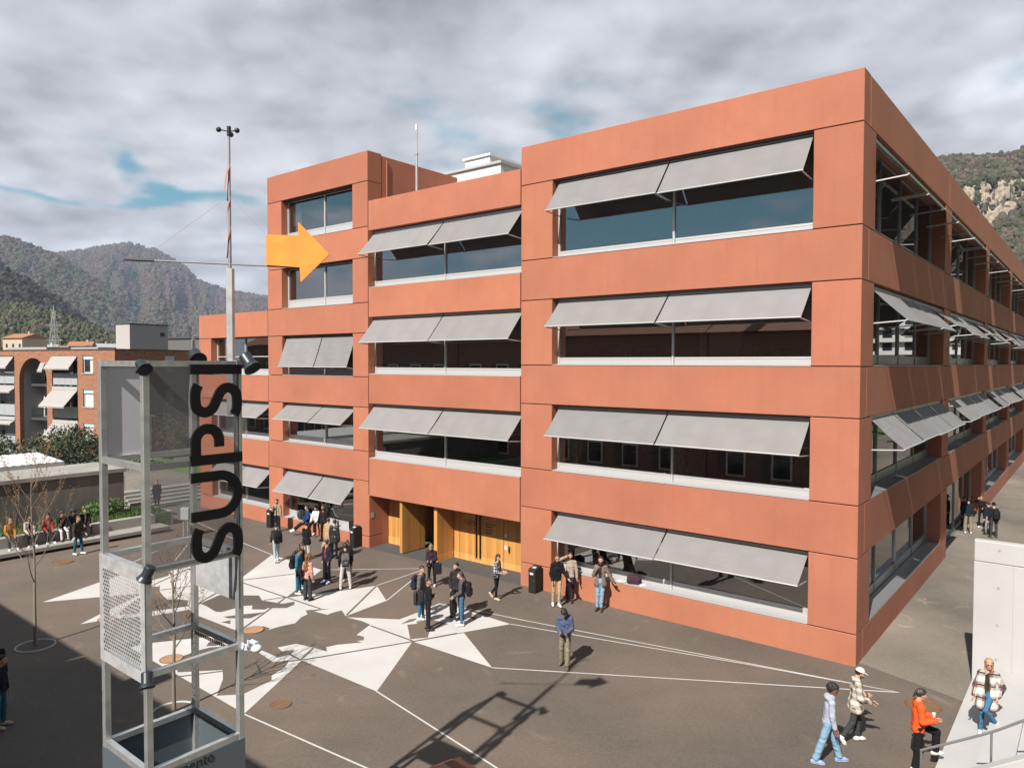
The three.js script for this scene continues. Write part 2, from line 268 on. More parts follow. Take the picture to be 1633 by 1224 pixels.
  M.grass = new THREE.MeshStandardMaterial({ map: ctex(512, 512, (u, v) => { const m = 0.5 + pfbm(u, v, 30, 30, 4); return [0.075 * m, 0.135 * m, 0.025 * m]; }, 4, 4), roughness: 0.95 });
  M.leafdark = std(0.045, 0.058, 0.028, 0.8, { side: THREE.DoubleSide }); M.leafbright = std(0.06, 0.12, 0.022, 0.75, { side: THREE.DoubleSide }); M.blade = std(0.055, 0.10, 0.022, 0.8, { side: THREE.DoubleSide });
  M.bark = std(0.18, 0.155, 0.125, 0.9); M.barkdark = std(0.10, 0.075, 0.055, 0.9); M.bud = std(0.30, 0.13, 0.035, 0.8, { side: THREE.DoubleSide }); M.budyellow = std(0.33, 0.23, 0.06, 0.8, { side: THREE.DoubleSide });
  M.tile = new THREE.MeshStandardMaterial({ map: ctex(512, 512, (u, v) => { const m = (0.6 + 0.5 * Math.abs(Math.sin(u * Math.PI * 16))) * (0.8 + 0.4 * pn(u * 40, v * 20, 40, 20)) * ((v * 16) % 1 < 0.12 ? 0.6 : 1); return [0.30 * m, 0.13 * m, 0.075 * m]; }, 3.2, 3.2), roughness: 0.9 });
}

// ---------- the ground ----------
struct('ground', flat([[-3000, 3000], [3000, 3000], [3000, -3000], [-3000, -3000]], -0.03), std(0.10, 0.10, 0.075, 0.95));
struct('plaza', flat([[-33, 40], [2.9, 40], [2.9, 0.6], [0.02, -0.35], [-46, -0.35], [-46, 4.5], [-33, 4.5]], 0), M.asphalt, 'dark brown grey asphalt plaza before the school');
struct('side_path', flat([[0.02, -0.35], [2.9, 0.6], [2.9, -0.9], [14, -0.9], [14, -120], [-0.4, -120], [-0.4, -0.35]], 0.004), M.path, 'pale worn asphalt path along the side of the school');
struct('lawn', flat([[14.02, -1], [70, -1], [70, -120], [14.02, -120]], 0.05), M.grass);
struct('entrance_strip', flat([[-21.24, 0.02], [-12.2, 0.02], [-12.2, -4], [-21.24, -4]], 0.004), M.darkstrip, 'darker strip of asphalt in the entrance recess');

// ---------- the orange school ----------
const school = thing('school_building', 'large orange concrete school with bands of windows and grey awnings', 'building');
const toSide = (g) => xf(g, (h) => h.rotateY(Math.PI / 2)); // local x runs along -z, local z points to +x
const place = (g, side) => side ? toSide(g) : g;
const pr = rng(41), panel = (x0, x1, y0, y1, z0, z1, side) => { const g = place(bevelBox(x0, x1, y0, y1, z0, z1, 0.012), side), u = g.attributes.uv, a = pr() * 5, b = pr() * 5; for (let i = 0; i < u.count; i++) u.setXY(i, u.getX(i) + a, u.getY(i) + b); return part('concrete_panel', g, M.orangeTones[Math.floor(pr() * 5)], school); };
const cores = [];
const core = (x0, x1, y0, y1, z0, z1, side) => cores.push(place(box(x0, x1, y0, y1, z0, z1), side));
const glint = rng(77);
function windowUnit(x0, x1, y0, y1, splits, zp, side, sillH = 0.30, o = {}) {
  const f = [], xs = [x0, ...splits, x1], t = 0.07, yg = y0 + sillH + 0.05;
  for (const x of xs) { const a = x === x0 ? x : x === x1 ? x - t : x - t / 2; f.push(box(a, a + t, y0 + 0.02, y1, zp - 0.07, zp + 0.03)); }
  for (let i = 0; i < xs.length - 1; i++) { const a = xs[i] + t * 0.8, b = xs[i + 1] - t * 0.8; f.push(box(a, b, y1 - 0.06, y1, zp - 0.06, zp + 0.012), box(a, b, yg - 0.06, yg, zp - 0.06, zp + 0.016)); if (o.transom) f.push(box(a, b, o.transom, o.transom + 0.05, zp - 0.06, zp + 0.014)); }
  const w = part('window', merge(f.map((g) => place(g, side))), o.frame ?? M.alu, school);
  for (let i = 0; i < xs.length - 1; i++) {
    const a = xs[i] + t * 0.7, b = xs[i + 1] - t * 0.7, g = new THREE.PlaneGeometry(b - a, y1 - 0.05 - yg + 0.02); g.rotateY((glint() - 0.5) * 0.006); g.rotateX((glint() - 0.5) * 0.004); g.translate((a + b) / 2, (y1 - 0.05 + yg - 0.02) / 2, zp - 0.03);
    part('pane', place(clean(g), side), M.glass, w);
    if (sillH > 0.05) part('sill_panel', place(box(a + 0.003, b - 0.003, y0 + 0.03, yg - 0.065, zp - 0.05, zp + 0.006), side), o.sillm ?? M.alusill, w);
  }
  if (!o.noledge) part('sill', place(xf(box(x0 + 0.01, x1 - 0.01, -0.012, 0.012, 0, -zp - 0.03), (h) => { h.rotateX(R(2.5)); h.translate(0, y0 + 0.035, zp + 0.03); }), side), o.sillm ?? M.alusill, w);
  return w;
}
const sag = rng(3);
function awning(x0, x1, yTop, yBot, zTop, zBot, side, sides = [1, 1]) {
  yBot += (sag() - 0.5) * 0.05; zBot += (sag() - 0.5) * 0.03;
  const n = 10, m = 36, w1 = sag() * 9, w2 = sag() * 9, pos = [], uv = [], idx = [], L = Math.hypot(yTop - yBot, zBot - zTop), s0 = 0.012 + 0.02 * sag(), ph = sag() * 6;
  for (let j = 0; j <= n; j++) for (let i = 0; i <= m; i++) { const a = i / m, b = j / n, dip = -Math.sin(b * Math.PI) * s0 * (0.6 + 0.4 * Math.sin(a * 9 + ph)) + Math.sin(b * Math.PI) * 0.016 * (vn(a * (x1 - x0) * 2.6 + b * 1.5 + w1, b * 2.2 + w2) - 0.5) + Math.sin(Math.min(b * 2, 1) * Math.PI) * 0.008 * Math.sin((a * (x1 - x0) * 5 + b * 5) + w1); pos.push(mix(x0, x1, a), mix(yTop, yBot, b) + dip, mix(zTop, zBot, b)); uv.push(mix(x0, x1, a), b * L); }
  for (let j = 0; j < n; j++) for (let i = 0; i < m; i++) { const k = j * (m + 1) + i; idx.push(k, k + m + 1, k + 1, k + 1, k + m + 1, k + m + 2); }
  const g = new THREE.BufferGeometry(); g.setAttribute('position', new THREE.Float32BufferAttribute(pos, 3)); g.setAttribute('uv', new THREE.Float32BufferAttribute(uv, 2)); g.setIndex(idx); g.computeVertexNormals();
  const a = part('awning', place(clean(g), side), M.awningTones[Math.floor(sag() * 4)], school);
  part('front_bar', place(rod([x0 - 0.005, yBot - 0.012, zBot], [x1 + 0.005, yBot - 0.012, zBot], 0.022), side), M.alu, a);
  part('roller_casing', place(box(x0, x1, yTop + 0.0, yTop + 0.10, zTop - 0.14, zTop - 0.012), side), M.aludark, a);
  for (const [on, x] of [[sides[0], x0 + 0.03], [sides[1], x1 - 0.03]]) if (on) part('arm', place(beam([x, yBot - 0.03, zBot - 0.02], [x, yBot - 0.10, -0.22], 0.022, 0.035), side), M.alu, a);
  return a;
}
// heights of the three parts of the front
const HR = [[16.9, 15.43], [12.56, 11.03], [8.56, 7.08], [4.6, 3.09], [0.91, 0]];
const HM = [[16.1, 14.72], [12.11, 10.74], [8.11, 6.74], [4.19, 2.44]];
const HT = [[18.43, 17.04], [14.94, 13.52], [11.44, 10.03], [7.98, 6.56], [4.5, 3.1], [0.52, 0]];
const HW = [[11.41, 10.04], [7.94, 6.53], [4.42, 2.99], [0.78, 0]];
const gp = 0.014, ZW = -0.42;
// right block, front
HR.forEach(([a, b], i) => {
  panel(-12.19, 0, b + (i === 4 ? -0.3 : gp), a - (i ? gp : 0), -0.72, 0);
  core(-12.1, -0.05, Math.max(b - 0.03, 0), a - 0.05, -0.6, -0.05);
  if (i < 4) {
    const y0 = HR[i + 1][0], y1 = b;
    panel(-12.19, -10.72, y0 + gp, y1 - gp, -0.60, 0); panel(-1.35, 0, y0 + gp, y1 - gp, -1.44, 0);
    core(-12.1, -10.8, y0 - 0.02, y1 + 0.02, -0.5, -0.05); core(-1.25, -0.05, y0 - 0.02, y1 + 0.02, -1.3, -0.05);
    windowUnit(-10.72, -1.35, y0, y1, [-5.98], ZW, 0, [0.22, 0.24, 0.24, 0.28][i]);
    const yb = [14.18, 9.97, 6.0, 2.22][i], yt = [15.34, 10.91, 6.92, 2.93][i];
    awning(-10.55, -6.10, yt, yb, -0.22, 0.7, 0); awning(-6.04, -1.43, yt, yb, -0.22, 0.7, 0);
  }
});
// middle block
HM.forEach(([a, b], i) => {
  panel(-21.19, -12.24, b + gp, a - (i ? 0 : 0), -0.72, 0); core(-21.1, -12.2, b + 0.02, a - 0.06, -0.6, -0.06);
  if (i < 3) {
    const y0 = HM[i + 1][0], y1 = b;
    windowUnit(-21.2, -12.23, y0, y1, [-16.65], ZW, 0, 0.27);
    const yb = [13.57, 9.57, 5.66][i], yt = [14.58, 10.66, 6.62][i];
    awning(-21.06, -16.62, yt, yb, -0.22, 0.7, 0); awning(-16.56, -12.27, yt, yb, -0.22, 0.7, 0);
  }
});
// stair tower
HT.forEach(([a, b], i) => {
  panel(-29.40, -21.24, b + (i === 5 ? -0.3 : gp), a - (i ? gp : 0), -0.85, 0); core(-29.3, -21.3, Math.max(0, b - 0.03), a - 0.05, -0.7, -0.06);
  if (i < 5) {
    const y0 = HT[i + 1][0], y1 = b;
    panel(-29.40, -28.12, y0 + gp, y1 - gp, -0.85, 0); panel(-22.34, -21.24, y0 + gp, y1 - gp, -0.85, 0);
    core(-29.3, -28.2, y0 - 0.02, y1 + 0.02, -0.7, -0.06); core(-22.25, -21.3, y0 - 0.02, y1 + 0.02, -0.7, -0.06);
    windowUnit(-28.12, -22.34, y0, y1, [-24.98], ZW, 0, [0.42, 0.42, 0.3, 0.3, 0.3][i], i === 4 ? { noledge: false } : {});
    if (i > 1) { const [yb, yt, zb] = [[8.46, 9.98, 0.35], [5.72, 6.45, 0.7], [2.02, 2.95, 0.72]][i - 2]; awning(-27.98, -24.98, yt, yb, -0.22, zb, 0); awning(-24.92, -22.38, yt, yb, -0.22, zb, 0); }
  }
});
// low wing on the left
HW.forEach(([a, b], i) => {
  panel(-36.65, -29.44, b + (i === 3 ? -0.3 : gp), a - (i ? gp : 0), -0.72, 0); core(-36.5, -29.45, Math.max(0, b - 0.03), a - 0.05, -0.6, -0.06);
  if (i < 3) {
    const y0 = HW[i + 1][0], y1 = b;
    panel(-36.65, -35.30, y0 + gp, y1 - gp, -0.72, 0); core(-36.5, -35.4, y0 - 0.02, y1 + 0.02, -0.6, -0.06);
    windowUnit(-35.30, -29.44, y0, y1, [-32.3], ZW, 0, 0.3, i ? {} : { transom: 8.95 });
    if (i > 0) { const [yb, yt] = [[5.74, 6.38], [2.03, 2.82]][i - 1]; awning(-34.95, -32.1, yt, yb, -0.22, 0.7, 0); awning(-32.04, -29.48, yt, yb, -0.22, 0.7, 0); }
  }
});
// long side facing the path: local x is distance from the front corner
const PITCH = 13.85, BAYS = 5;
const sawn = rng(19);
HR.forEach(([a, b], i) => {
  for (let k = 0; k <= BAYS; k++) {
    const u0 = k === 0 ? 0.745 : 14.66 + PITCH * (k - 1) + gp, u1 = 14.66 + PITCH * k - gp; if (k === BAYS) continue;
    if (!(i === 4 && k === 1)) panel(u0, u1, b + (i === 4 ? -0.3 : gp), a - (i ? gp : 0), -0.72, 0, 1);
    else { panel(14.67, 15.35, -0.3, a - gp, -0.72, 0, 1); panel(27.75, u1, -0.3, a - gp, -0.72, 0, 1); }
    if (!(i === 4 && k === 1)) core(k ? u0 - 0.1 : 0.8, u1 - 0.02, Math.max(0, b + 0.03), a - 0.05, -0.6, -0.05, 1);
    if (i < 4) {
      const y0 = HR[i + 1][0], y1 = b, p0 = 13.75 + PITCH * k, w0 = k === 0 ? 1.45 : p0 - PITCH + 1.6;
      panel(p0, p0 + 1.6, y0 + gp, y1 - gp, -0.95, 0, 1); core(p0 + 0.08, p0 + 1.52, y0 - 0.02, y1 + 0.02, -0.8, -0.05, 1);
      const n = 4, sp = []; for (let q = 1; q < n; q++) sp.push(w0 + (p0 - w0) * q / n);
      const door = i === 3 && k === 1;
      windowUnit(w0, p0, door ? 0 : y0, y1, sp, -0.55, 1, door ? 0.0 : 0.32, { frame: M.aludark, sillm: M.aludark, noledge: door });
      if (i < 3) for (let q = 0; q < n; q++) {
        const ua = w0 + (p0 - w0) * q / n + 0.06, ub = w0 + (p0 - w0) * (q + 1) / n - 0.02;
        const yt = [15.25, 10.86, 6.98][i], far = i === 1 && ((k === 1 && q === 2) || (k === 0 && q === 3) || (k === 2 && q === 1)), yb = [14.13, 9.94, 6.15][i] + (far ? 0.25 : 0) + (sawn() - 0.5) * 0.03;
        awning(ua, ub, yt, yb, -0.06, 0.86, 1);
      }
    }
  }
});
part('panel_backing', merge(cores), M.core, school);
// the return of the tower above the middle roof, with the box behind it
panel(0.87, 6.2, 14.5, 18.36, -0.4, 0, 1).position.set(-21.25, 0, 0);
part('drain_pipe', rod([-21.21, 15, -1.15], [-21.21, 18.2, -1.15], 0.03), M.orange, school);
part('roof_wall', merge([box(-29.38, -29.0, 11, 18.3, -6.2, -0.88), box(-29.38, -21.27, 11, 18.3, -6.5, -6.22)]), M.orange, school);
// roofs, floors and rooms behind the glass
const roofs = [box(-12.15, -0.3, 15.6, 16.3, -84, -0.74), box(-36.5, -29.45, 10.2, 10.9, -12, -0.74), box(-29.0, -21.4, 17.2, 17.9, -6.2, -0.88), box(-21.18, -12.2, 14.85, 15.4, -14, -0.74), box(-29.0, -21.2, 10.2, 14.9, -14, -6.55)];
part('roof', merge(roofs), M.greyconcrete, school);
const slabs = [], backs = [];
for (const [[a], j] of HR.slice(1, 4).map((v, j) => [v, j])) slabs.push(box(-12.15, -0.62, a - 0.65, a - 0.10, -84, -0.74));
slabs.push(box(-12.15, -0.62, 0.02, 0.1, -84, -0.74));
for (const [a] of HM.slice(1)) slabs.push(box(-21.18, -12.17, a - 0.65, a - 0.1, -9, -0.74));
for (const [a] of HT.slice(1, 5)) slabs.push(box(-29.3, -21.4, a - 0.65, a - 0.1, -6, -0.88));
for (const [a] of HW.slice(1, 3)) slabs.push(box(-36.5, -29.5, a - 0.65, a - 0.1, -9, -0.74));
slabs.push(box(-36.5, -21.4, 0.02, 0.1, -9, -0.88));
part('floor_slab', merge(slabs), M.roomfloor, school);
backs.push(box(-12.17, -8, 0.1, 15.6, -8.4, -8.2), box(-8.2, -8, 0.1, 15.6, -84, -8.2), box(-36.5, -12.2, 0.1, 15, -9.3, -9.05), box(-12.2, -12.0, 0.1, 15.6, -9, -0.75), box(-21.42, -21.22, 0.1, 14.8, -9, -0.9), box(-29.5, -29.32, 0.1, 14, -9, -0.9), box(-36.6, -36.4, 0, 11.2, -14, -0.75), box(-36.6, -12, 0, 10.6, -14.2, -14), box(-12.2, 0, 0, 16.2, -84.2, -84), box(-29.4, -29.2, 9, 15, -14, -6.4), box(-21.3, -21.1, 9, 15.4, -14, -6.3));
for (let k = 0; k < BAYS; k++) backs.push(box(-8, -0.95, 0.1, 15.6, -14.75 - PITCH * k, -14.55 - PITCH * k));
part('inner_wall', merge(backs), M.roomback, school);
// desks and a board seen dimly through the glass
const desk = merge([box(-0.6, 0.6, 0.70, 0.73, -0.3, 0.3), box(-0.55, -0.5, 0, 0.7, -0.25, 0.25), box(0.5, 0.55, 0, 0.7, -0.25, 0.25)]);
const dr = rng(8);
for (const y of [3.95 + 0.55, 7.9 + 0.56, 0.1]) for (let i = 0; i < 5; i++) for (let j = 0; j < 2; j++) part('desk', xf(desk, (h) => h.translate(-10 + i * 1.8, y, -2.6 - j * 2.4)), dr() > 0.5 ? M.pale : M.grey, school);
part('board', box(-5.4, -4.0, 8.75, 9.85, -1.3, -1.24), std(0.42, 0.52, 0.42), school);
part('blind', box(-27.9, -27.2, 15.8, 17.0, -0.62, -0.6), M.blind, school);
for (const [x, y] of [[-33.2, 9.35], [-31.2, 9.4], [-30.5, 9.55]]) { const s = new THREE.SphereGeometry(0.11, 12, 8); s.translate(x, y, -1.6); part('ceiling_lamp', s, std(0.8, 0.8, 0.78, 0.5), school); }
// entrance: recess with oak walls, fins and doors
const ZE = -1.29;
part('side_wall', box(-21.24, -21.2, 0.0, 4.1, -1.16, -0.86), M.orange, school);
panel(0.01, 1.16, 0.54, 2.5, -0.10, 0, 1).position.set(-21.205, 0, 0); panel(0.01, 1.16, -0.2, 0.51, -0.10, 0, 1).position.set(-21.205, 0, 0);
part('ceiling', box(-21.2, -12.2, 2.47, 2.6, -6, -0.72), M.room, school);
const oak = (x0, x1, y0, y1, z0, z1, name = 'oak_panel', m = M.wood) => part(name, bevelBox(x0, x1, y0, y1, z0, z1, 0.006), m, school);
oak(-21.2, -20.2, 0.36, 2.47, -1.24, -1.19); oak(-21.2, -20.2, 0.0, 0.355, -1.24, -1.185, 'kick_board', M.woodkick);
oak(-19.28, -19.12, 0.05, 2.46, -1.6, -0.16, 'oak_fin'); oak(-19.22, -19.14, 0.0, 0.05, -1.1, -0.20, 'oak_fin');
oak(-17.18, -16.99, 0.02, 2.46, -1.32, -0.24, 'oak_fin'); oak(-17.175, -16.985, 0.0, 0.3, -1.32, -0.245, 'kick_board', M.woodkick);
const leaves = [[-16.95, -16.66], [-16.645, -15.48], [-15.465, -14.13], [-14.12, -13.86], [-13.85, -12.2]];
leaves.forEach(([a, b], i) => { oak(a, b, 0.30, 2.46, ZE - 0.06, ZE, i === 1 || i === 2 || i === 4 ? 'door' : 'oak_panel'); oak(a, b, 0.01, 0.295, ZE - 0.06, ZE + 0.004, 'kick_board', M.woodkick); });
for (const x of [-15.58, -15.36]) part('door_handle', merge([box(x - 0.02, x + 0.02, 0.22, 2.3, ZE + 0.06, ZE + 0.10), box(x - 0.015, x + 0.015, 0.5, 0.54, ZE, ZE + 0.06), box(x - 0.015, x + 0.015, 2.0, 2.04, ZE, ZE + 0.06)]), M.blackmatt, school);
part('door_handle', merge([box(-13.79, -13.74, 0.75, 1.02, ZE + 0.05, ZE + 0.08), box(-13.78, -13.75, 0.77, 0.8, ZE, ZE + 0.05)]), M.blackmatt, school);
part('intercom', bevelBox(-14.03, -13.93, 1.22, 1.5, ZE, ZE + 0.025, 0.004), M.steel, school); part('intercom_screen', box(-14.01, -13.95, 1.24, 1.34, ZE + 0.02, ZE + 0.03), M.black, school);
part('notice', box(-14.06, -13.92, 0.84, 1.0, ZE, ZE + 0.012), M.white, school);
part('wall_plate', box(-21.2, -21.19, 1.38, 1.62, -0.30, -0.12), M.pale, school);
oak(-19.6, -17.2, 0.0, 2.46, -3.1, -3.05); oak(-20.2, -20.15, 0, 2.46, -3.1, -1.25);
part('door', merge([box(-18.9, -18.85, 0, 2.4, -3.04, -2.98), box(-17.6, -17.55, 0, 2.4, -3.04, -2.98), box(-18.85, -17.6, 2.3, 2.4, -3.04, -2.98)]), M.blackmatt, school);
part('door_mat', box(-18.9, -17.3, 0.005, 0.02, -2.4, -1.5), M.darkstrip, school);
const font = await new FontLoader().loadAsync('fonts/droid/droid_sans_regular.typeface.json');
const text = (s, size, depth = 0.008) => { const g = new TextGeometry(s, { font, size, depth, curveSegments: 4 }); return clean(g); };
part('lettering', xf(text('SUPSI', 0.20), (h) => h.translate(-16.34, 1.60, ZE)), M.black, school);
['Dipartimento', 'ambiente', 'costruzioni', 'e design'].forEach((s, i) => part('lettering', xf(text(s, 0.075), (h) => h.translate(-15.16, 1.74 - i * 0.125, ZE)), M.black, school));
// on the roof: plant room, flue and mast
const plant = thing('plant_room', 'white box-shaped plant room with grey lid on the school roof', 'roof structure');
part('wall', box(-24.5, -18.28, 14.9, 18.62, -12, -6.05), M.white, plant); part('roof_edge', box(-24.62, -18.18, 18.62, 18.74, -12.1, -5.94), M.pale, plant);
part('hatch', merge([box(-21.0, -19.3, 18.74, 19.25, -9, -6.4), box(-21.1, -19.2, 19.25, 19.36, -9.1, -6.3)]), M.offwhite, plant);
const fl = thing('roof_vent', 'round-topped grey metal vent hood behind the white plant room', 'vent', [-17.35, 16, -8.4]);
part('duct', box(-0.55, 0.55, -0.6, 2.55, -0.6, 0.6), M.galvmatt, fl); { const c = new THREE.CylinderGeometry(0.62, 0.62, 1.15, 24, 1, false, 0, Math.PI); c.rotateZ(Math.PI / 2); c.rotateX(Math.PI * 1.5); c.translate(0, 2.55, 0); part('hood', clean(c), M.galvmatt, fl); }
const mast = thing('roof_mast', 'thin grey metal mast standing on the middle roof of the school', 'mast', [-18.5, 15.3, -0.5]);
part('pole', merge([rod([0, 0, 0], [0, 2.6, 0], 0.055), rod([0, 2.6, 0], [0, 3.75, 0], 0.035)]), M.galv, mast); part('collar', merge([rod([0, 2.55, 0], [0, 2.62, 0], 0.08), rod([-0.1, 3.5, 0], [0.1, 3.5, 0], 0.02)]), M.galv, mast); part('sensor', rod([0, 3.62, 0], [0, 3.86, 0], 0.06, 0.05), M.offwhite, mast);

// ---------- marks painted on the plaza ----------
const FAR = [[-24.22, 12.54], [-25.82, 8.71], [-25, 9.02], [-24.06, 9.24], [-23.82, 8.84], [-23.97, 8.09], [-25.38, 7.35], [-25.79, 6.8], [-21, 7.02], [-21.44, 6.35], [-23.6, 3.6], [-19.89, 3.65], [-17.88, 6.71], [-17.36, 5.6], [-16.98, 4.91], [-16.44, 3.62], [-14.77, 4.59], [-14.61, 6.56], [-15.19, 6.27], [-15.24, 6.64], [-15.2, 6.87], [-15.85, 6.94], [-15.63, 6.37], [-16.17, 7.07], [-15.78, 7.26], [-15.69, 7.58], [-15.36, 8.05], [-15.49, 8.52], [-15.52, 8.98], [-15.59, 8.83], [-15.97, 8.87], [-15.92, 9.05], [-15.81, 9.43], [-16.34, 9.64], [-18.59, 9.72], [-19.36, 9.6], [-19.74, 10.71], [-20.51, 11.71], [-20.76, 12.59], [-21.38, 11.62], [-21.57, 11.28], [-22.47, 9.77]];
const NEAR = [[-17.68, 12.44], [-16.41, 10.42], [-15.84, 10.53], [-16.03, 10.68], [-15.77, 10.92], [-15.56, 10.71], [-15.61, 10.39], [-15.05, 10.14], [-14.84, 9.66], [-14.87, 10.12], [-14.42, 9.87], [-14.29, 10.03], [-13.32, 10.03], [-13.23, 9.67], [-13.46, 9.37], [-13.61, 9.69], [-14, 9.61], [-13.81, 9.07], [-13.15, 8.93], [-12.57, 8.85], [-12.89, 8.65], [-12.77, 8.32], [-12.32, 7.72], [-12.55, 7.74], [-12.43, 7.57], [-12.65, 7.38], [-12.96, 7.43], [-13.33, 6.55], [-13.81, 6.51], [-14.51, 6.61], [-12.96, 5.61], [-12.98, 4.71], [-13.09, 3.57], [-12.59, 3.47], [-9.78, 3.58], [-11.2, 6.65], [-9.37, 9.67], [-12.61, 9.71], [-11.28, 11.97], [-10.96, 12.53]];
const paint = thing('ground_painting', 'large white star-shaped map painted on the dark plaza', 'ground painting');
part('white_field', flat(FAR, 0.004), M.paint, paint); part('white_field', flat(NEAR, 0.004), M.paint, paint); part('white_field', flat([[-11.12, 6.68], [-10.44, 5.14], [-7.99, 6.61]], 0.004), M.paint, paint);
for (const p of [
  [[-23.08, 9.18], [-22.76, 9.03], [-22.14, 9.32], [-21.06, 9.58], [-20.82, 9.33], [-20.35, 9.12], [-19.97, 9.36], [-19.75, 9.41], [-20.2, 10.52], [-20.71, 11.41], [-21.27, 10.96], [-22.32, 9.84]],
  [[-19.71, 9.03], [-20.05, 8.1], [-18.88, 7.19], [-18.3, 7.43], [-17.39, 7.18], [-17.26, 6.77], [-16.98, 6.97], [-16.89, 7.35], [-17.38, 7.77], [-17.33, 7.93], [-17.71, 8.2], [-18.05, 7.96], [-18.29, 8.24], [-18.26, 8.51], [-18.27, 9.03], [-18.46, 9.13], [-19.28, 9.03]],
  [[-17.77, 9.22], [-17.5, 8.71], [-17.09, 8.08], [-16.92, 8.73], [-17.52, 9.21]], [[-17.34, 9.56], [-17.28, 9.25], [-16.96, 9.45]],
  [[-14.6, 10.4], [-14.27, 10.16], [-13.14, 10.31], [-12.89, 9.94], [-12.57, 10.3], [-12.37, 10.86], [-12.11, 11.03], [-11.94, 11.98], [-12.39, 12.46], [-13.19, 11.83], [-13.76, 11.52], [-14.59, 12.4], [-14.86, 12.26], [-15.57, 11.79], [-15.63, 11.24], [-15.58, 10.9], [-15.39, 10.68]],
  [[-12.58, 5.89], [-12.69, 5.39], [-12.56, 5.13], [-12.47, 5.45]], [[-12.38, 5.79], [-12.19, 5.52], [-12.37, 5.4], [-12.11, 4.93], [-11.39, 4.87], [-11.35, 5.79], [-11.04, 6.16], [-11.37, 6.6]], [[-11.34, 3.91], [-11.16, 3.7], [-10.91, 4.12]],
]) part('bare_patch', flat(p, 0.008), M.asphalt, paint);
function stripe(pts, w, y) { const g = []; for (let i = 0; i < pts.length - 1; i++) { const [a, b] = [pts[i], pts[i + 1]], L = Math.hypot(b[0] - a[0], b[1] - a[1]), nx = (b[1] - a[1]) / L * w / 2, nz = -(b[0] - a[0]) / L * w / 2; g.push(flat([[a[0] + nx, a[1] + nz], [b[0] + nx, b[1] + nz], [b[0] - nx, b[1] - nz], [a[0] - nx, a[1] - nz]], y)); } return merge(g); }
const cut = std(0.10, 0.082, 0.07, 0.95);
for (const l of [[[-21.94, 8.28], [-20.25, 4.72]], [[-20.83, 6.72], [-15.87, 6.65]], [[-16.22, 9.45], [-17.89, 6.72]], [[-18.25, 7.39], [-17.95, 6.7]], [[-16.41, 3.66], [-14.66, 6.49]], [[-13.24, 6.62], [-11.21, 6.66]], [[-12.61, 9.69], [-11.18, 6.73], [-10.58, 5.32]], [[-13.12, 8.95], [-12.66, 9.71]], [[-13.21, 9.69], [-12.62, 9.73]], [[-12.82, 9.99], [-12.67, 9.74]], [[-23.16, 9.15], [-24.32, 7.04]], [[-19.72, 9.12], [-20.54, 7.75]], [[-22.34, 9.19], [-21.7, 7.77]], [[-14.28, 12.51], [-13.68, 11.56]]]) part('dark_line', stripe(l, 0.07, 0.012), cut, paint);
for (const l of [[[-34.08, 2.12], [-26.68, 3.23], [-23.6, 3.6]], [[-19.89, 3.65], [-16.79, 0.87]], [[-16.44, 3.62], [-16.61, 1.03]], [[-14.77, 4.59], [-16.43, 1.18]], [[-12.59, 3.47], [-9.58, 3.01], [1.33, 1.01]], [[-9.78, 3.58], [-2.58, 1.81], [1.33, 1.01]], [[-7.99, 6.61], [1.33, 1.01]], [[-9.37, 9.67], [-4.0, 10.55]], [[-10.94, 12.55], [-5.8, 12.14]], [[-27.12, 8.11], [-28.44, 6.33]], [[-25.99, 6.83], [-28.54, 4.91]]]) part('white_line', stripe(l, 0.05, 0.0065), M.paint, paint);
function disc(x, z, r, y, seg = 28) { const g = new THREE.CylinderGeometry(r, r, 0.02, seg); g.translate(x, y, z); return uvm(g); }
const holes = [[-29.51, 10.01, 0.42, M.rust, 'round rusty manhole cover before the left bench'], [-10.67, 11.7, 0.27, M.rust, 'small rusty drain cover on dark asphalt right of the sign tower'], [-15.62, 12.06, 0.33, M.rustpale, 'pale rusty round cover at the foot of the near young tree'], [-15.85, 9.28, 0.34, M.rustpale, 'pale rusty round cover between the two white stars'], [-20.56, 11.83, 0.3, M.rustpale, 'pale rusty cover behind the perforated panel of the sign tower'], [1.95, 1.45, 0.42, M.rust, 'brown manhole cover behind the woman in orange']];
for (const [x, z, r, m, label] of holes) { const t = thing('manhole_cover', label, 'manhole cover', [x, 0, z]); part('cover', disc(0, 0, r * 0.9, 0.012), m, t); const tr = new THREE.TorusGeometry(r * 0.95, r * 0.045, 6, 32); tr.rotateX(Math.PI / 2); tr.translate(0, 0.012, 0); part('rim', clean(tr), M.rust, t); if (m === M.rust) part('grip_ridge', merge([-2, -1, 0, 1, 2].map((i) => box(-r * 0.6, r * 0.6, 0.022, 0.03, i * r * 0.25 - 0.015, i * r * 0.25 + 0.015))), M.rust, t); }

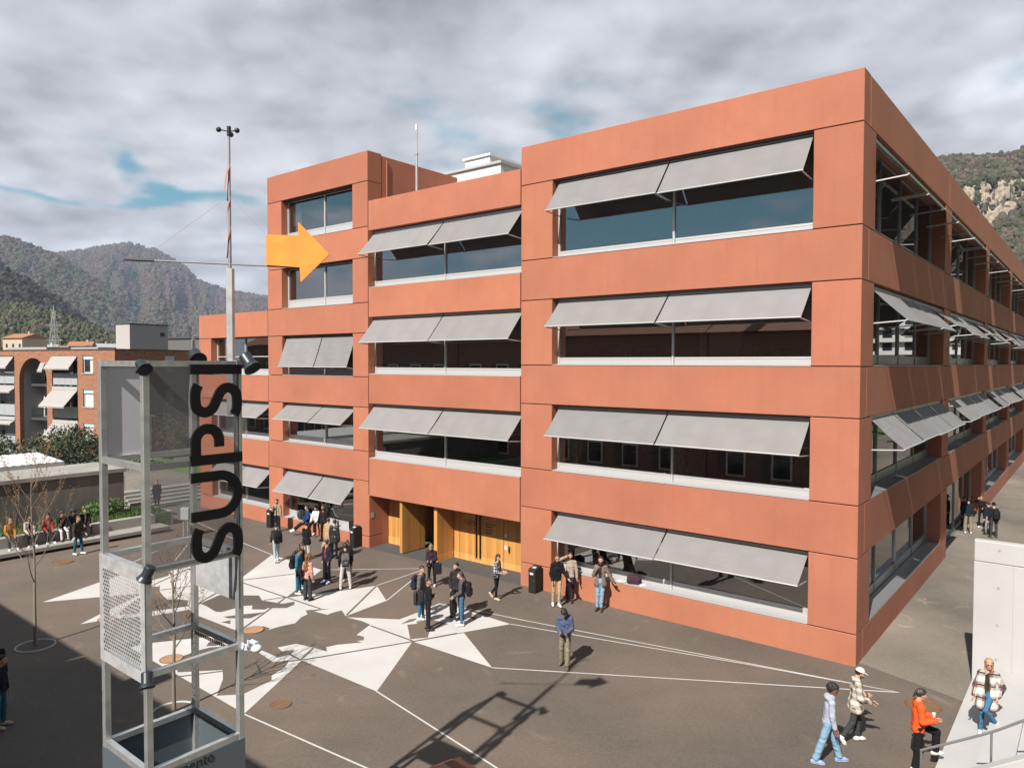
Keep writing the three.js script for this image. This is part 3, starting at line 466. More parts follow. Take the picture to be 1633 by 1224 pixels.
// ---------- the galvanised sign tower with the wind vane ----------
const TW = thing('sign_tower', 'tall galvanised steel frame tower with large black letters reading SUPSI upwards', 'sign tower', [-4.05, 0, 17.97]);
{ // corner F at the origin; L towards -x, R towards -z
  const w = 1.25, d = 1.27, t = 0.085, lv = [3.41, 4.68, 6.0, 7.32, 8.62], cor = { F: [0, 0], L: [-w, 0], R: [0, -d], B: [-w, -d] };
  for (const k of 'LFRB') part('post', bevelBox(cor[k][0] - t / 2, cor[k][0] + t / 2, 0, 8.66, cor[k][1] - t / 2, cor[k][1] + t / 2, 0.006), M.galv, TW);
  const rail = (a, b, y, h = t, name = 'rail') => { const [ax, az] = cor[a], [bx, bz] = cor[b], ix = Math.sign(bx - ax) * (t / 2 + 0.001), iz = Math.sign(bz - az) * (t / 2 + 0.001); part(name, beam([ax + ix, y, az + iz], [bx - ix, y, bz - iz], t - 0.008, h), M.galv, TW); };
  for (const [i, y] of lv.entries()) for (const e of ['LF', 'FR', 'RB', 'BL']) { if (i === 3 && e === 'RB') continue; rail(e[0], e[1], i === 4 ? y - 0.003 : y - 0.02, i === 4 ? 0.075 : 0.08, i === 0 ? 'basin_rim' : 'rail'); }
  // sheet steel basin below the rim
  part('basin_wall', [box(-w - 0.046, 0.046, 0, 3.345, 0.030, 0.046), box(-w - 0.046, 0.046, 0, 3.345, -d - 0.046, -d - 0.030), box(0.030, 0.046, 0, 3.345, -d - 0.03, 0.03), box(-w - 0.046, -w - 0.030, 0, 3.345, -d - 0.03, 0.03), box(-w, 0, 2.2, 2.22, -d, 0)], M.basin, TW);
  { const g = xf(text('dipartimento', 0.125, 0.006), (h) => { h.computeBoundingBox(); const b = h.boundingBox; h.translate(-b.max.x, 0, 0); h.rotateY(Math.PI / 2); h.translate(0.046, 3.215, -0.84); }); part('lettering', g, M.black, TW); }
  // perforated sheet on the near left side: staggered round holes
  { const pos = [], idx = [], nc = 20, nr = 23, x0 = -w + t / 2 + 0.02, x1 = -t / 2 - 0.02, y0 = 4.64 + 0.06, y1 = 5.92 - 0.08, px = (x1 - x0) / nc, py = (y1 - y0) / nr, K = 12;
    const cell = (cx, cy, r) => { const b = pos.length / 3; for (let k = 0; k < K; k++) { const a = (k + 0.5) / K * 2 * Math.PI, c = Math.cos(a), s = Math.sin(a), q = 1 / Math.max(Math.abs(c) / (px / 2), Math.abs(s) / (py / 2)); pos.push(cx + c * q, cy + s * q, 0, cx + c * r, cy + s * r, 0); }
      for (let k = 0; k < K; k++) { const n = (k + 1) % K; idx.push(b + 2 * k, b + 2 * n, b + 2 * k + 1, b + 2 * k + 1, b + 2 * n, b + 2 * n + 1); }
      for (const [sx, sy] of [[1, 1], [-1, 1], [-1, -1], [1, -1]]) { // fill the corner left over by the ring
        const e = pos.length / 3, near = [...Array(K).keys()].map((k) => [k, (pos[3 * (b + 2 * k)] - cx) * sx / px + (pos[3 * (b + 2 * k) + 1] - cy) * sy / py]).sort((p, q) => q[1] - p[1]).slice(0, 2).map((p) => p[0]); pos.push(cx + sx * px / 2, cy + sy * py / 2, 0); idx.push(b + 2 * near[0], b + 2 * near[1], e); } };
    for (let r = 0; r < nr; r++) for (let c = 0; c < nc - (r & 1); c++) cell(x0 + (c + 0.5 + (r & 1) * 0.5) * px, y0 + (r + 0.5) * py, 0.0215);
    const g = new THREE.BufferGeometry(); g.setAttribute('position', new THREE.Float32BufferAttribute(pos, 3)); g.setIndex(idx); const s = uvm(g), s2 = xf(s, (h) => h.translate(0, 0, -0.003)); s.translate(0, 0, 0.052); s2.translate(0, 0, 0.052);
    const fr = [box(-w - 0.045, 0.045, 5.84, 6.02, 0.046, 0.053), box(-w - 0.045, 0.045, 4.55, 4.70, 0.046, 0.053), box(-w - 0.045, x0, 4.70, 5.84, 0.046, 0.053), box(x1, 0.045, 4.70, 5.84, 0.046, 0.053)];
    for (let r = 1; r < nr; r += 2) fr.push(box(x0, x0 + px / 2, y0 + r * py, y0 + (r + 1) * py, 0.049, 0.0522), box(x1 - px / 2, x1, y0 + r * py, y0 + (r + 1) * py, 0.049, 0.0522));
    part('perforated_panel', merge([s, s2, ...fr]), M.galvmatt, TW); }
  // fine mesh sheets: woven wire too fine to tell apart, drawn as a thin veil
  const veil = new THREE.MeshStandardMaterial({ color: col(0.20, 0.19, 0.20), roughness: 0.6, metalness: 0.3, transparent: true, opacity: 0.30, side: THREE.DoubleSide });
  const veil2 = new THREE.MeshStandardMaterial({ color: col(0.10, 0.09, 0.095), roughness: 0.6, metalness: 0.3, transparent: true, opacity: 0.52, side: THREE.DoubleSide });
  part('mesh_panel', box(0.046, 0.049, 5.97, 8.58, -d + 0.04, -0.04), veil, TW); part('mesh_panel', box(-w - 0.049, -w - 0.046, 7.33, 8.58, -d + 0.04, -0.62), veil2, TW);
  part('sheet_panel', box(-w + 0.0, -w + 0.006, 7.30, 8.58, -0.60, -0.04), std(0.55, 0.53, 0.55, 0.7, { metalness: 0.1 }), TW); part('sheet_panel', box(-w + 0.05, -0.05, 5.28, 5.95, -d + 0.0, -d + 0.006), M.galvmatt, TW);
  part('toothed_strip', Array.from({ length: 22 }, (_, i) => box(-w + 0.06 + i * 0.05, -w + 0.085 + i * 0.05, 4.55, 4.60, -d + 0.03, -d + 0.04)), M.blackmatt, TW);
  // letters: stroked outlines, read upwards on the face towards +x. u runs up, v runs towards +z
  const ST = 0.132, Hh = 0.73;
  const stroke = (pts, smooth = true, wd = ST) => { const c = pts.map(([a, b]) => V(a, b, 0)), P = smooth ? new THREE.CatmullRomCurve3(c, false, 'centripetal').getPoints(60) : c, A = [], B = [];
    P.forEach((p, i) => { const q = P[Math.min(i + 1, P.length - 1)], o = P[Math.max(i - 1, 0)], L = Math.hypot(q.x - o.x, q.y - o.y), nx = -(q.y - o.y) / L * wd / 2, ny = (q.x - o.x) / L * wd / 2; A.push(new THREE.Vector2(p.x + nx, p.y + ny)); B.push(new THREE.Vector2(p.x - nx, p.y - ny)); });
    return new THREE.ExtrudeGeometry(new THREE.Shape([...A, ...B.reverse()]), { depth: 0.035, bevelEnabled: false }); };
  const h = ST / 2, S = (W) => [stroke([[W - 0.03, Hh - 0.108], [W * 0.80, Hh - 0.076], [W * 0.55, Hh - h], [W * 0.28, Hh - 0.09], [h + 0.005, Hh * 0.73], [W * 0.24, Hh * 0.595], [W * 0.5, Hh * 0.5], [W * 0.76, Hh * 0.405], [W - h - 0.005, Hh * 0.27], [W * 0.72, 0.09], [W * 0.45, h], [W * 0.20, 0.076], [0.03, 0.108]])];
  const arc = (cx, cy, r, a0, a1, n = 14) => Array.from({ length: n + 1 }, (_, i) => [cx + r * Math.cos(mix(a0, a1, i / n)), cy + r * Math.sin(mix(a0, a1, i / n))]);
  const U = (W) => { const r = (W - ST) / 2; return [stroke([[h, Hh], [h, r + h], ...arc(W / 2, r + h, r, Math.PI, 2 * Math.PI), [W - h, Hh]], false)]; };
  const Pp = (W) => { const r = 0.165; return [stroke([[h, 0], [h, Hh]], false), stroke([[h, Hh - h], [W - h - r, Hh - h], ...arc(W - h - r, Hh - h - r, r, Math.PI / 2, -Math.PI / 2), [W * 0.42, Hh - h - 2 * r]], false)]; };
  const I = () => [stroke([[h, 0], [h, Hh]], false)];
  for (const [gs, u0] of [[S(0.50), 5.945], [U(0.65), 6.52], [Pp(0.55), 7.265], [S(0.47), 7.895], [I(), 8.475]]) {
    const g = merge(gs.map((q, i) => { const c = clean(q); c.translate(0, 0, i * 0.001); return c; })), m = new THREE.Matrix4().set(0, 0, 1, 0.052, 1, 0, 0, u0, 0, 1, 0, -1.285, 0, 0, 0, 1); g.applyMatrix4(m); part('letter', uvm(g), M.blackmatt, TW);
  }
  // spotlights: short black barrels with a flared shade
  const spot = (x, y, z, dx, dy, dz, s = 1) => { const D = V(dx, dy, dz).normalize(), prof = [[0, -0.14], [0.075, -0.14], [0.085, -0.12], [0.085, 0.02], [0.10, 0.05], [0.125, 0.10], [0.128, 0.11], [0.112, 0.10], [0.08, 0.04], [0, 0.03]].map(([a, b]) => new THREE.Vector2(a * s, b * s)), g = new THREE.LatheGeometry(prof, 24); g.applyQuaternion(new THREE.Quaternion().setFromUnitVectors(V(0, 1, 0), D)); g.translate(x, y, z);
    const m = part('spotlight', clean(g), M.lamp, TW), b = V(x, y, z).addScaledVector(D, -0.06 * s); part('bracket', rod([b.x, b.y, b.z], [b.x - dx * 0.1 - 0.06, b.y - 0.1, b.z], 0.018), M.black, m); return m; };
  spot(0.07, 8.58, 0.05, 0.75, -0.45, 0.0, 0.72); spot(-w + 0.10, 8.72, -d - 0.02, 0.9, -0.5, 0.2, 0.95); spot(0.2, 8.63, -d - 0.06, 0.65, -0.75, -0.15, 1.0); spot(0.14, 5.99, 0.06, -0.35, -1, 0.35, 0.78); spot(0.12, 4.64, 0.07, 0.45, -0.9, 0.2, 0.78);
  const cam = part('security_camera', [rod([0.05, 4.66, -d], [0.05, 4.66, -d - 0.02], 0.05), bevelBox(0.05, 0.08, 4.58, 4.72, -d - 0.14, -d - 0.08, 0.005), bevelBox(0.05, 0.22, 4.68, 4.72, -d - 0.16, -d - 0.10, 0.005)], std(0.42, 0.47, 0.55, 0.6), TW);
  { const s = new THREE.SphereGeometry(0.07, 16, 12); s.scale(1.1, 0.8, 1.1); s.translate(0.22, 4.63, -d - 0.13); part('dome', clean(s), M.white, cam); }
  part('cable', tube([[0.052, 5.2, -d + 0.02], [0.055, 6.4, -d + 0.015], [0.054, 7.5, -d + 0.022], [0.05, 8.5, -d + 0.02]], 0.006), M.black, TW);
}
const VN = thing('wind_vane', 'wind vane with large yellow arrow, cup anemometer and ribbons on top of the sign tower', 'wind vane', [-4.25, 0, 16.68], R(38.95));
{
  part('square_pole', bevelBox(-0.046, 0.046, 7.9, 9.95, -0.046, 0.046, 0.006), M.galv, VN); part('mast', rod([0, 9.95, 0], [0, 11.82, 0], 0.022, 0.016, 10), M.aludark, VN);
  part('rod', rod([-1.46, 10.08, 0], [1.0, 9.97, 0], 0.013), std(0.16, 0.16, 0.165, 0.5), VN); part('counterweight', rod([-1.48, 10.082, 0], [-1.07, 10.064, 0], 0.022), M.dark, VN);
  const s = new THREE.Shape([[0.52, 10.0], [0.99, 9.97], [1.0, 9.76], [1.40, 10.15], [0.97, 10.60], [0.97, 10.41], [0.52, 10.42]].map((p) => new THREE.Vector2(...p))), g = new THREE.ExtrudeGeometry(s, { depth: 0.012, bevelEnabled: true, bevelSize: 0.003, bevelThickness: 0.003, bevelSegments: 1 }); g.translate(0, 0, 0.016); part('arrow', uvm(g), M.yellow, VN);
  part('hub', [rod([0, 11.80, 0], [0, 11.93, 0], 0.03), ...[20, 140, 260].map((a) => rod([0, 11.86, 0], [0.13 * Math.cos(R(a)), 11.86, 0.13 * Math.sin(R(a))], 0.008))], M.black, VN);
  for (const a of [20, 140, 260]) { const c = new THREE.SphereGeometry(0.036, 14, 10); c.translate(0.14 * Math.cos(R(a)), 11.86, 0.14 * Math.sin(R(a))); part('cup', clean(c), M.black, VN); }
  part('guy_wire', [rod([0, 10.97, 0], [-1.25, 10.075, 0], 0.0018), rod([0, 10.97, 0], [0.52, 10.42, 0.02], 0.0018)], M.grey, VN);
  const rib = std(0.42, 0.15, 0.08, 0.7, { side: THREE.DoubleSide });
  for (const [y, dx, L, tw] of [[11.42, -0.10, 0.40, 0.3], [11.36, -0.045, 0.46, 1.4], [10.96, -0.07, 0.38, 0.5], [10.55, -0.05, 0.42, 0.2], [10.50, -0.06, 0.40, 1.2]]) {
    const pos = [], idx = []; for (let i = 0; i <= 10; i++) { const t = i / 10, a = tw + t * 0.6, cx = 0.01 + dx * t, cz = 0.02 * Math.sin(t * 5); pos.push(cx - 0.018 * Math.cos(a), y - L * t, cz - 0.018 * Math.sin(a), cx + 0.018 * Math.cos(a), y - L * t, cz + 0.018 * Math.sin(a)); if (i < 10) idx.push(2 * i, 2 * i + 2, 2 * i + 1, 2 * i + 1, 2 * i + 2, 2 * i + 3); }
    const q = new THREE.BufferGeometry(); q.setAttribute('position', new THREE.Float32BufferAttribute(pos, 3)); q.setIndex(idx); q.computeVertexNormals(); part('ribbon', clean(q), rib, VN); }
}

// ---------- left side: bench wall, low block, steps, flats ----------
const bench = thing('bench_wall', 'long low concrete bench wall with a foot ledge along the left of the plaza', 'bench wall');
part('foot_ledge', bevelBox(-32.75, -31.62, 0.14, 0.30, 4.3, 26, 0.015), M.greyconcrete, bench); part('plinth', box(-32.75, -31.95, -0.1, 0.14, 4.6, 26), M.darkconcrete, bench);
{ let z = 4.55; for (const L of [4.2, 4.2, 4.2, 4.2, 4.2]) { part('seat_block', bevelBox(-33.12, -32.68, -0.1, 0.76, z, z + L - 0.012, 0.012), M.greyconcrete, bench); z += L; } }
struct('grass_bank', box(-35.1, -33.125, -0.1, 0.72, 3.6, 26), M.grass); part('bank_end', box(-35.1, -33.14, -0.1, 0.74, 3.4, 3.6), M.greyconcrete, bench);
{ // blades of grass on the bank, one mass
  const g = new THREE.BufferGeometry(); g.setAttribute('position', new THREE.Float32BufferAttribute([-0.02, 0, 0, 0.02, 0, 0, 0.03, 0.22, 0.05], 3)); g.computeVertexNormals(); const N = 5200, m = new THREE.InstancedMesh(clean(g), M.blade, N), r = rng(12), q = new THREE.Object3D();
  for (let i = 0; i < N; i++) { q.position.set(-35.05 + r() * 1.9, 0.71, 3.7 + r() * 11); q.rotation.set(r() * 0.6 - 0.3, r() * 6.28, r() * 0.6 - 0.3); q.scale.setScalar(0.6 + r() * 0.9); q.updateMatrix(); m.setMatrixAt(i, q.matrix); m.setColorAt(i, col(0.6 + r() * 0.6, 0.65 + r() * 0.45, 0.5 + r() * 0.4)); }
  m.name = 'grass'; m.userData = { kind: 'stuff', label: 'bright green grass growing on the bank behind the bench wall', category: 'grass' }; scene.add(m);
}
const lb = thing('low_block', 'low dark concrete block with a flat pale roof behind the seated people', 'building');
part('wall', bevelBox(-38.6, -35.12, -0.1, 2.82, 5.05, 30, 0.015), M.darkconcrete, lb); part('roof_slab', bevelBox(-38.7, -35.02, 2.83, 3.02, 4.98, 30, 0.02), M.greyconcrete, lb);
part('vent_grille', [bevelBox(-35.12, -35.09, 2.0, 2.6, 11.0, 12.2, 0.006), ...[0, 1, 2, 3].map((i) => box(-35.09, -35.075, 2.08 + i * 0.12, 2.13 + i * 0.12, 11.05, 12.15))], M.grey, lb); part('joint', box(-35.12, -35.116, 0.5, 2.8, 10.0, 10.03), M.dark, lb);
// leafy clumps: many small leaf faces through a volume
function foliage(name, label, category, center, rad, n, leaf, mat, seed, stems = 6) {
  const t = thing(name, label, category, center), r = rng(seed), pos = [];
  for (let i = 0; i < n; i++) {
    const a = r() * 6.283, u = r() * 2 - 1, k = Math.pow(r(), 0.4) * (0.72 + 0.42 * vn(Math.cos(a) * 2.2 + seed, u * 2.2, Math.sin(a) * 2.2)), s = Math.sqrt(1 - u * u), c = [Math.cos(a) * s * rad[0] * k, rad[1] * (1 + u * k) * 0.98, Math.sin(a) * s * rad[2] * k];
    const e1 = V(r() - 0.5, r() - 0.5, r() - 0.5).normalize(), e2 = V(r() - 0.5, r() - 0.5, r() - 0.5).cross(e1).normalize(), L = leaf * (0.6 + r() * 0.8);
    pos.push(c[0] - e1.x * L, c[1] - e1.y * L, c[2] - e1.z * L, c[0] + e2.x * L * 0.45, c[1] + e2.y * L * 0.45, c[2] + e2.z * L * 0.45, c[0] + e1.x * L, c[1] + e1.y * L, c[2] + e1.z * L, c[0] + e1.x * L, c[1] + e1.y * L, c[2] + e1.z * L, c[0] - e2.x * L * 0.45, c[1] - e2.y * L * 0.45, c[2] - e2.z * L * 0.45, c[0] - e1.x * L, c[1] - e1.y * L, c[2] - e1.z * L);
  }
  const g = new THREE.BufferGeometry(); g.setAttribute('position', new THREE.Float32BufferAttribute(pos, 3)); g.computeVertexNormals(); stuffOf(part('foliage', clean(g), mat, t));
  const st = []; for (let i = 0; i < stems; i++) { const a = i / stems * 6.28 + r(), q = 0.5 + r() * 0.4; st.push(rod([Math.cos(a) * 0.08, -0.1, Math.sin(a) * 0.08], [Math.cos(a) * rad[0] * q, rad[1] * 1.3, Math.sin(a) * rad[2] * q], 0.03, 0.01, 5)); }
  part('stem', st, M.barkdark, t); return t;
}
foliage('leafy_bush', 'bright green leafy bush on the grass bank by the end of the dark block', 'bush', [-34.5, 0.7, 6.3], [0.75, 0.5, 1.1], 1500, 0.07, M.leafbright, 4);
foliage('leafy_bush', 'dark green bush before the brick flats, right behind the white canopy', 'bush', [-52.5, 0, 1.5], [3.6, 2.15, 3.0], 5200, 0.13, M.leafdark, 14);
foliage('leafy_bush', 'dark green bush at the left edge of the picture before the flats', 'bush', [-55.0, 0, 6.5], [3.5, 2.2, 3.6], 5200, 0.13, M.leafdark, 15);
foliage('leafy_bush', 'low green shrub by the stairs at the foot of the brick flats', 'bush', [-49.5, 0.8, -2.6], [1.6, 0.35, 1.3], 1400, 0.09, M.leafbright, 17);
foliage('leafy_bush', 'tall yellowing shrub behind the lamp post and the mesh of the sign tower', 'bush', [-52.5, 0.9, -6.0], [1.8, 1.9, 1.6], 1500, 0.09, M.budyellow, 18, 16);
const cano = thing('canopy', 'white corrugated canopy roof on thin posts behind the low dark block', 'canopy', [-40.7, 0, 9.2]);
{ const pos = [], idx = [], n = 96; for (let i = 0; i <= n; i++) { const z = -2.5 + i / n * 9.5, y = 3.30 + 0.016 * Math.cos(i * Math.PI / 2); for (const [x, dy] of [[-1.9, 0.12], [2.1, -0.06]]) pos.push(x, y + dy, z); if (i < n) idx.push(2 * i, 2 * i + 2, 2 * i + 1, 2 * i + 1, 2 * i + 2, 2 * i + 3); } const g = new THREE.BufferGeometry(); g.setAttribute('position', new THREE.Float32BufferAttribute(pos, 3)); g.setIndex(idx); g.computeVertexNormals(); part('roof_sheet', clean(g), std(0.50, 0.495, 0.49, 0.6, { side: THREE.DoubleSide }), cano); }
part('edge_beam', [box(2.02, 2.12, 3.02, 3.2, -2.5, 7), box(-1.9, 2.1, 3.0, 3.18, -2.56, -2.5)], M.grey, cano); for (const z of [-2.0, 1.4, 5]) part('post', rod([1.6, 0, z], [1.6, 3.1, z], 0.05), M.grey, cano);
struct('upper_terrace', box(-70, -41.02, -0.1, 0.79, -6, 4.5), M.path); struct('terrace_lawn', box(-58, -44, 0.79, 0.86, -6, -3.4), M.grass);
const stair = thing('stairs', 'broad concrete stairs of five steps up to the terrace, behind the mesh of the tower', 'stairs');
for (let i = 0; i < 5; i++) part('step', bevelBox(-41.0, -38.6 - i * 0.42, -0.1 + i * 0.16, 0.157 + i * 0.16, -3.4, 3.0, 0.012), M.greyconcrete, stair);
for (const z of [-2.9, 2.6]) { const h = thing('handrail', z < 0 ? 'thin steel handrail at the far end of the terrace stairs' : 'thin steel handrail at the near end of the terrace stairs', 'handrail'); part('rail', tube([[-38.4, 0.95, z], [-40.7, 1.75, z], [-41.6, 1.75, z]], 0.025, 6, 24), M.steel, h); for (const [x, y] of [[-38.5, 0], [-40.8, 0.75]]) part('post', rod([x, y, z], [x, y + 0.98, z], 0.02), M.steel, h); }
const lp = thing('street_lamp', 'thin grey street lamp with a flat arm on the terrace before the flats', 'street lamp', [-49.85, 0.79, -3.2]); part('pole', rod([0, 0, 0], [0, 3.9, 0], 0.06, 0.045), M.pale, lp); part('lamp_head', bevelBox(-0.1, 0.75, 3.86, 3.93, -0.1, 0.1, 0.01), M.pale, lp); part('base', rod([0, 0, 0], [0, 0.06, 0], 0.18), M.pale, lp);
const cab = thing('service_cabinet', 'grey service cabinet on two legs standing on the plaza behind the tower mesh', 'cabinet', [-29.92, 0, 4.34], R(30)); part('box', bevelBox(-0.22, 0.22, 0.85, 1.45, -0.12, 0.12, 0.02), M.pale, cab); part('leg', rod([-0.12, 0, 0], [-0.12, 0.86, 0], 0.035), M.grey, cab); part('leg', rod([0.12, 0, 0], [0.12, 0.86, 0], 0.035), M.grey, cab);

// brick flats: local x runs left along the front from the near corner, local z out of the front
const flats = thing('brick_flats', 'red brick block of flats with striped awnings, balconies and a tall arch', 'building', [-59.38, 0, -4.63], Math.atan2(0.23, 0.973));
{
  const X = (s) => -s, P = (n, g, m, o) => part(n, g, m, o ?? flats), ST = 2.93, top = 9.7, zb = -1.5;
  const wall = (a, b, y0, y1, z0 = -0.4, z1 = 0) => box(X(b), X(a), y0, y1, z0, z1);
  // front wall pieces between openings
  const wp = [wall(0, 2.83, -3, top), wall(4.2, 4.9, -3, top), wall(8.45, 9.2, -3, top), wall(13.25, 13.95, -3, top), wall(2.83, 4.2, 9.21, top), wall(4.9, 8.45, 9.22, top), wall(13.95, 30, 9.22, top), wall(30, 31, -3, top)];
  for (let k = 0; k < 4; k++) wp.push(wall(2.83, 4.2, 9.21 - ST * (k + 1), 7.70 - ST * k));
  { const s = new THREE.Shape(); s.moveTo(-13.25, 7.55); s.absarc(-11.225, 7.0, 2.025, Math.PI, 0, true); s.lineTo(-9.2, top); s.lineTo(-13.25, top); const g = new THREE.ExtrudeGeometry(s, { depth: 0.4, bevelEnabled: false, curveSegments: 20 }); g.translate(0, 0, -0.4); wp.push(uvm(g)); }
  wp.push(box(0.0, -0.4, -3, top, -8.6, -0.4));
  P('wall', wp, M.brick); P('roof_edge', [box(-31.05, 0.05, top, top + 0.09, -8.65, 0.05)], M.dark);
  P('back_wall', [wall(2.7, 31, -3, top, -8.6, -8.3), wall(4.3, 9.2, -3, top, -1.9, -1.6), wall(9.2, 13.9, -3, top, -2.3, -2.1), wall(13.9, 31, -3, top, -1.9, -1.6), box(-9.25, -9.15, -3, top, -2.2, -0.4), box(-13.35, -13.25, -3, top, -2.2, -0.4), wall(10.2, 9.2, -3, top, -2.1, -0.9)], M.pale);
  for (let k = 0; k < 4; k++) {
    const y = 9.21 - ST * k;
    const w = P('window', [box(X(4.18), X(4.12), y - 1.5, y, -0.22, -0.12), box(X(2.91), X(2.85), y - 1.5, y, -0.22, -0.12), box(X(4.18), X(2.85), y - 1.5, y - 1.42, -0.22, -0.12)], M.white); P('pane', box(X(4.12), X(2.91), y - 1.42, y - 0.3, -0.19, -0.17), k ? M.blind : M.darkglass, w); P('shutter_box', box(X(4.17), X(2.86), y - 0.33, y - 0.01, -0.16, -0.06), M.blueblind, w); P('sill', box(X(4.3), X(2.75), y - 1.58, y - 1.51, -0.2, 0.08), M.pale, w);
    if (k === 0) P('curtain', box(X(3.4), X(2.95), y - 1.42, y - 0.3, -0.165, -0.15), M.white, w);
    for (const [a, b, dy] of [[8.42, 4.93, 0], [20.2, 13.98, 0], [29.9, 20.3, 0]]) {
      const bal = P('balcony', box(X(a), X(b), y - 3.02, y - 2.72, -1.6, 0.04), M.pale); P('railing', box(X(a) + 0.06, X(b) - 0.06, y - 2.55, y - 1.55, -0.06, -0.03), M.railing, bal);
      for (let i = 0; i <= 4; i++) { const x = mix(X(a) + 0.08, X(b) - 0.08, i / 4); P('railing_post', box(x - 0.02, x + 0.02, y - 2.7, y - 1.5, -0.10, -0.03), M.grey, bal); }
      P('door', box(X(a) + 0.5, X(a) + 2.0, y - 2.72, y - 0.5, -1.61, -1.57), M.darkglass, bal); P('door_frame', [box(X(a) + 1.22, X(a) + 1.28, y - 2.72, y - 0.5, -1.59, -1.55), box(X(a) + 0.44, X(a) + 0.5, y - 2.72, y - 0.44, -1.59, -1.55), box(X(a) + 2.0, X(a) + 2.06, y - 2.72, y - 0.44, -1.59, -1.55)], M.white, bal);
    }
  }
  const aw = (a, b, y0, y1, zo) => { const g = new THREE.PlaneGeometry(Math.abs(a - b), Math.hypot(y0 - y1, zo)); g.rotateX(-Math.atan2(zo, y0 - y1)); g.translate(X((a + b) / 2), (y0 + y1) / 2, zo / 2); const n = clean(g), q = n.attributes.position, u = n.attributes.uv; for (let i = 0; i < q.count; i++) u.setXY(i, q.getX(i), q.getY(i)); const A = P('awning', n, M.stripe); P('valance', box(X(a), X(b), y1 - 0.16, y1, zo - 0.005, zo + 0.005), M.stripe, A); P('front_bar', rod([X(a), y1, zo], [X(b), y1, zo], 0.03), M.white, A); };
  aw(8.42, 4.95, 9.18, 8.15, 0.75); aw(8.42, 4.95, 6.2, 4.85, 1.25); aw(8.42, 4.95, 3.27, 1.85, 1.3); aw(8.42, 4.95, 0.3, -0.9, 1.1); aw(20.1, 14.1, 9.15, 8.2, 0.7); aw(20.1, 14.1, 6.2, 5.95, 0.4); aw(20.1, 14.1, 3.2, 3.0, 0.4); aw(10.1, 9.4, 8.6, 7.9, 0.3);
  for (const y of [6.75, 3.6, 0.4]) { const w = P('window', [box(X(12.9), X(12.8), y, y + 2.1, -2.12, -2.02), box(X(11.75), X(11.65), y, y + 2.1, -2.12, -2.02), box(X(10.6), X(10.5), y, y + 2.1, -2.12, -2.02), box(X(12.9), X(10.5), y + 2.0, y + 2.1, -2.12, -2.02)], M.white); P('pane', box(X(12.8), X(10.6), y, y + 2.0, -2.09, -2.07), M.darkglass, w); P('balcony', box(X(13.2), X(9.9), y - 0.32, y - 0.12, -2.1, -1.0), M.dark); P('railing', Array.from({ length: 18 }, (_, i) => box(X(13.1) + i * 0.18, X(13.08) + i * 0.18, y - 0.1, y + 0.75, -1.03, -1.01)).concat([box(X(13.15), X(9.9), y + 0.72, y + 0.77, -1.05, -1.0)]), M.blackmatt); }
  for (const y of [8.48, 5.55, 2.62]) { const w = P('window', box(0.001, 0.03, y - 0.75, y + 0.74, -5.85, -4.9), M.blind); P('shutter_box', box(0.03, 0.06, y + 0.44, y + 0.74, -5.85, -4.9), M.blueblind, w); }
  P('roof_box', [box(-8.8, -5.0, top + 0.09, top + 0.3, -4, -2), box(-20, -14, top + 0.09, top + 0.4, -6, -3)], M.grey);
}
const lift = thing('lift_tower', 'pale plastered roof box with a small dark vent above the brick flats', 'building', [-63.12, 0, -7.49], Math.atan2(0.23, 0.973)); part('wall', box(-1.87, 0, 8, 12.1, -4.03, 0), std(0.36, 0.33, 0.32, 0.9), lift); part('roof_edge', box(-1.93, 0.06, 12.1, 12.19, -4.09, 0.06), M.dark, lift); part('vent', box(0, 0.04, 11.1, 11.45, -3.65, -3.2), M.dark, lift);
const rear = thing('flat_roof_building', 'long dark flat-roofed building behind the brick flats', 'building', [-80, 0, -30], R(14)); part('wall', box(-16, 22, 0, 11.9, -10, 0), M.shade, rear); part('roof_edge', box(-16.2, 22.2, 11.9, 12.2, -10.2, 0.2), M.dark, rear);
const chim = thing('chimney_pipe', 'short shiny metal chimney with a bent top on the flats roof', 'chimney', [-60.9, 9.75, -12.2]); part('pipe', rod([0, -2, 0], [0, 0.95, 0], 0.22, 0.22, 14), M.steel, chim); part('cowl', rod([0, 0.9, 0], [0.28, 1.45, -0.1], 0.16, 0.13, 12), M.steel, chim);

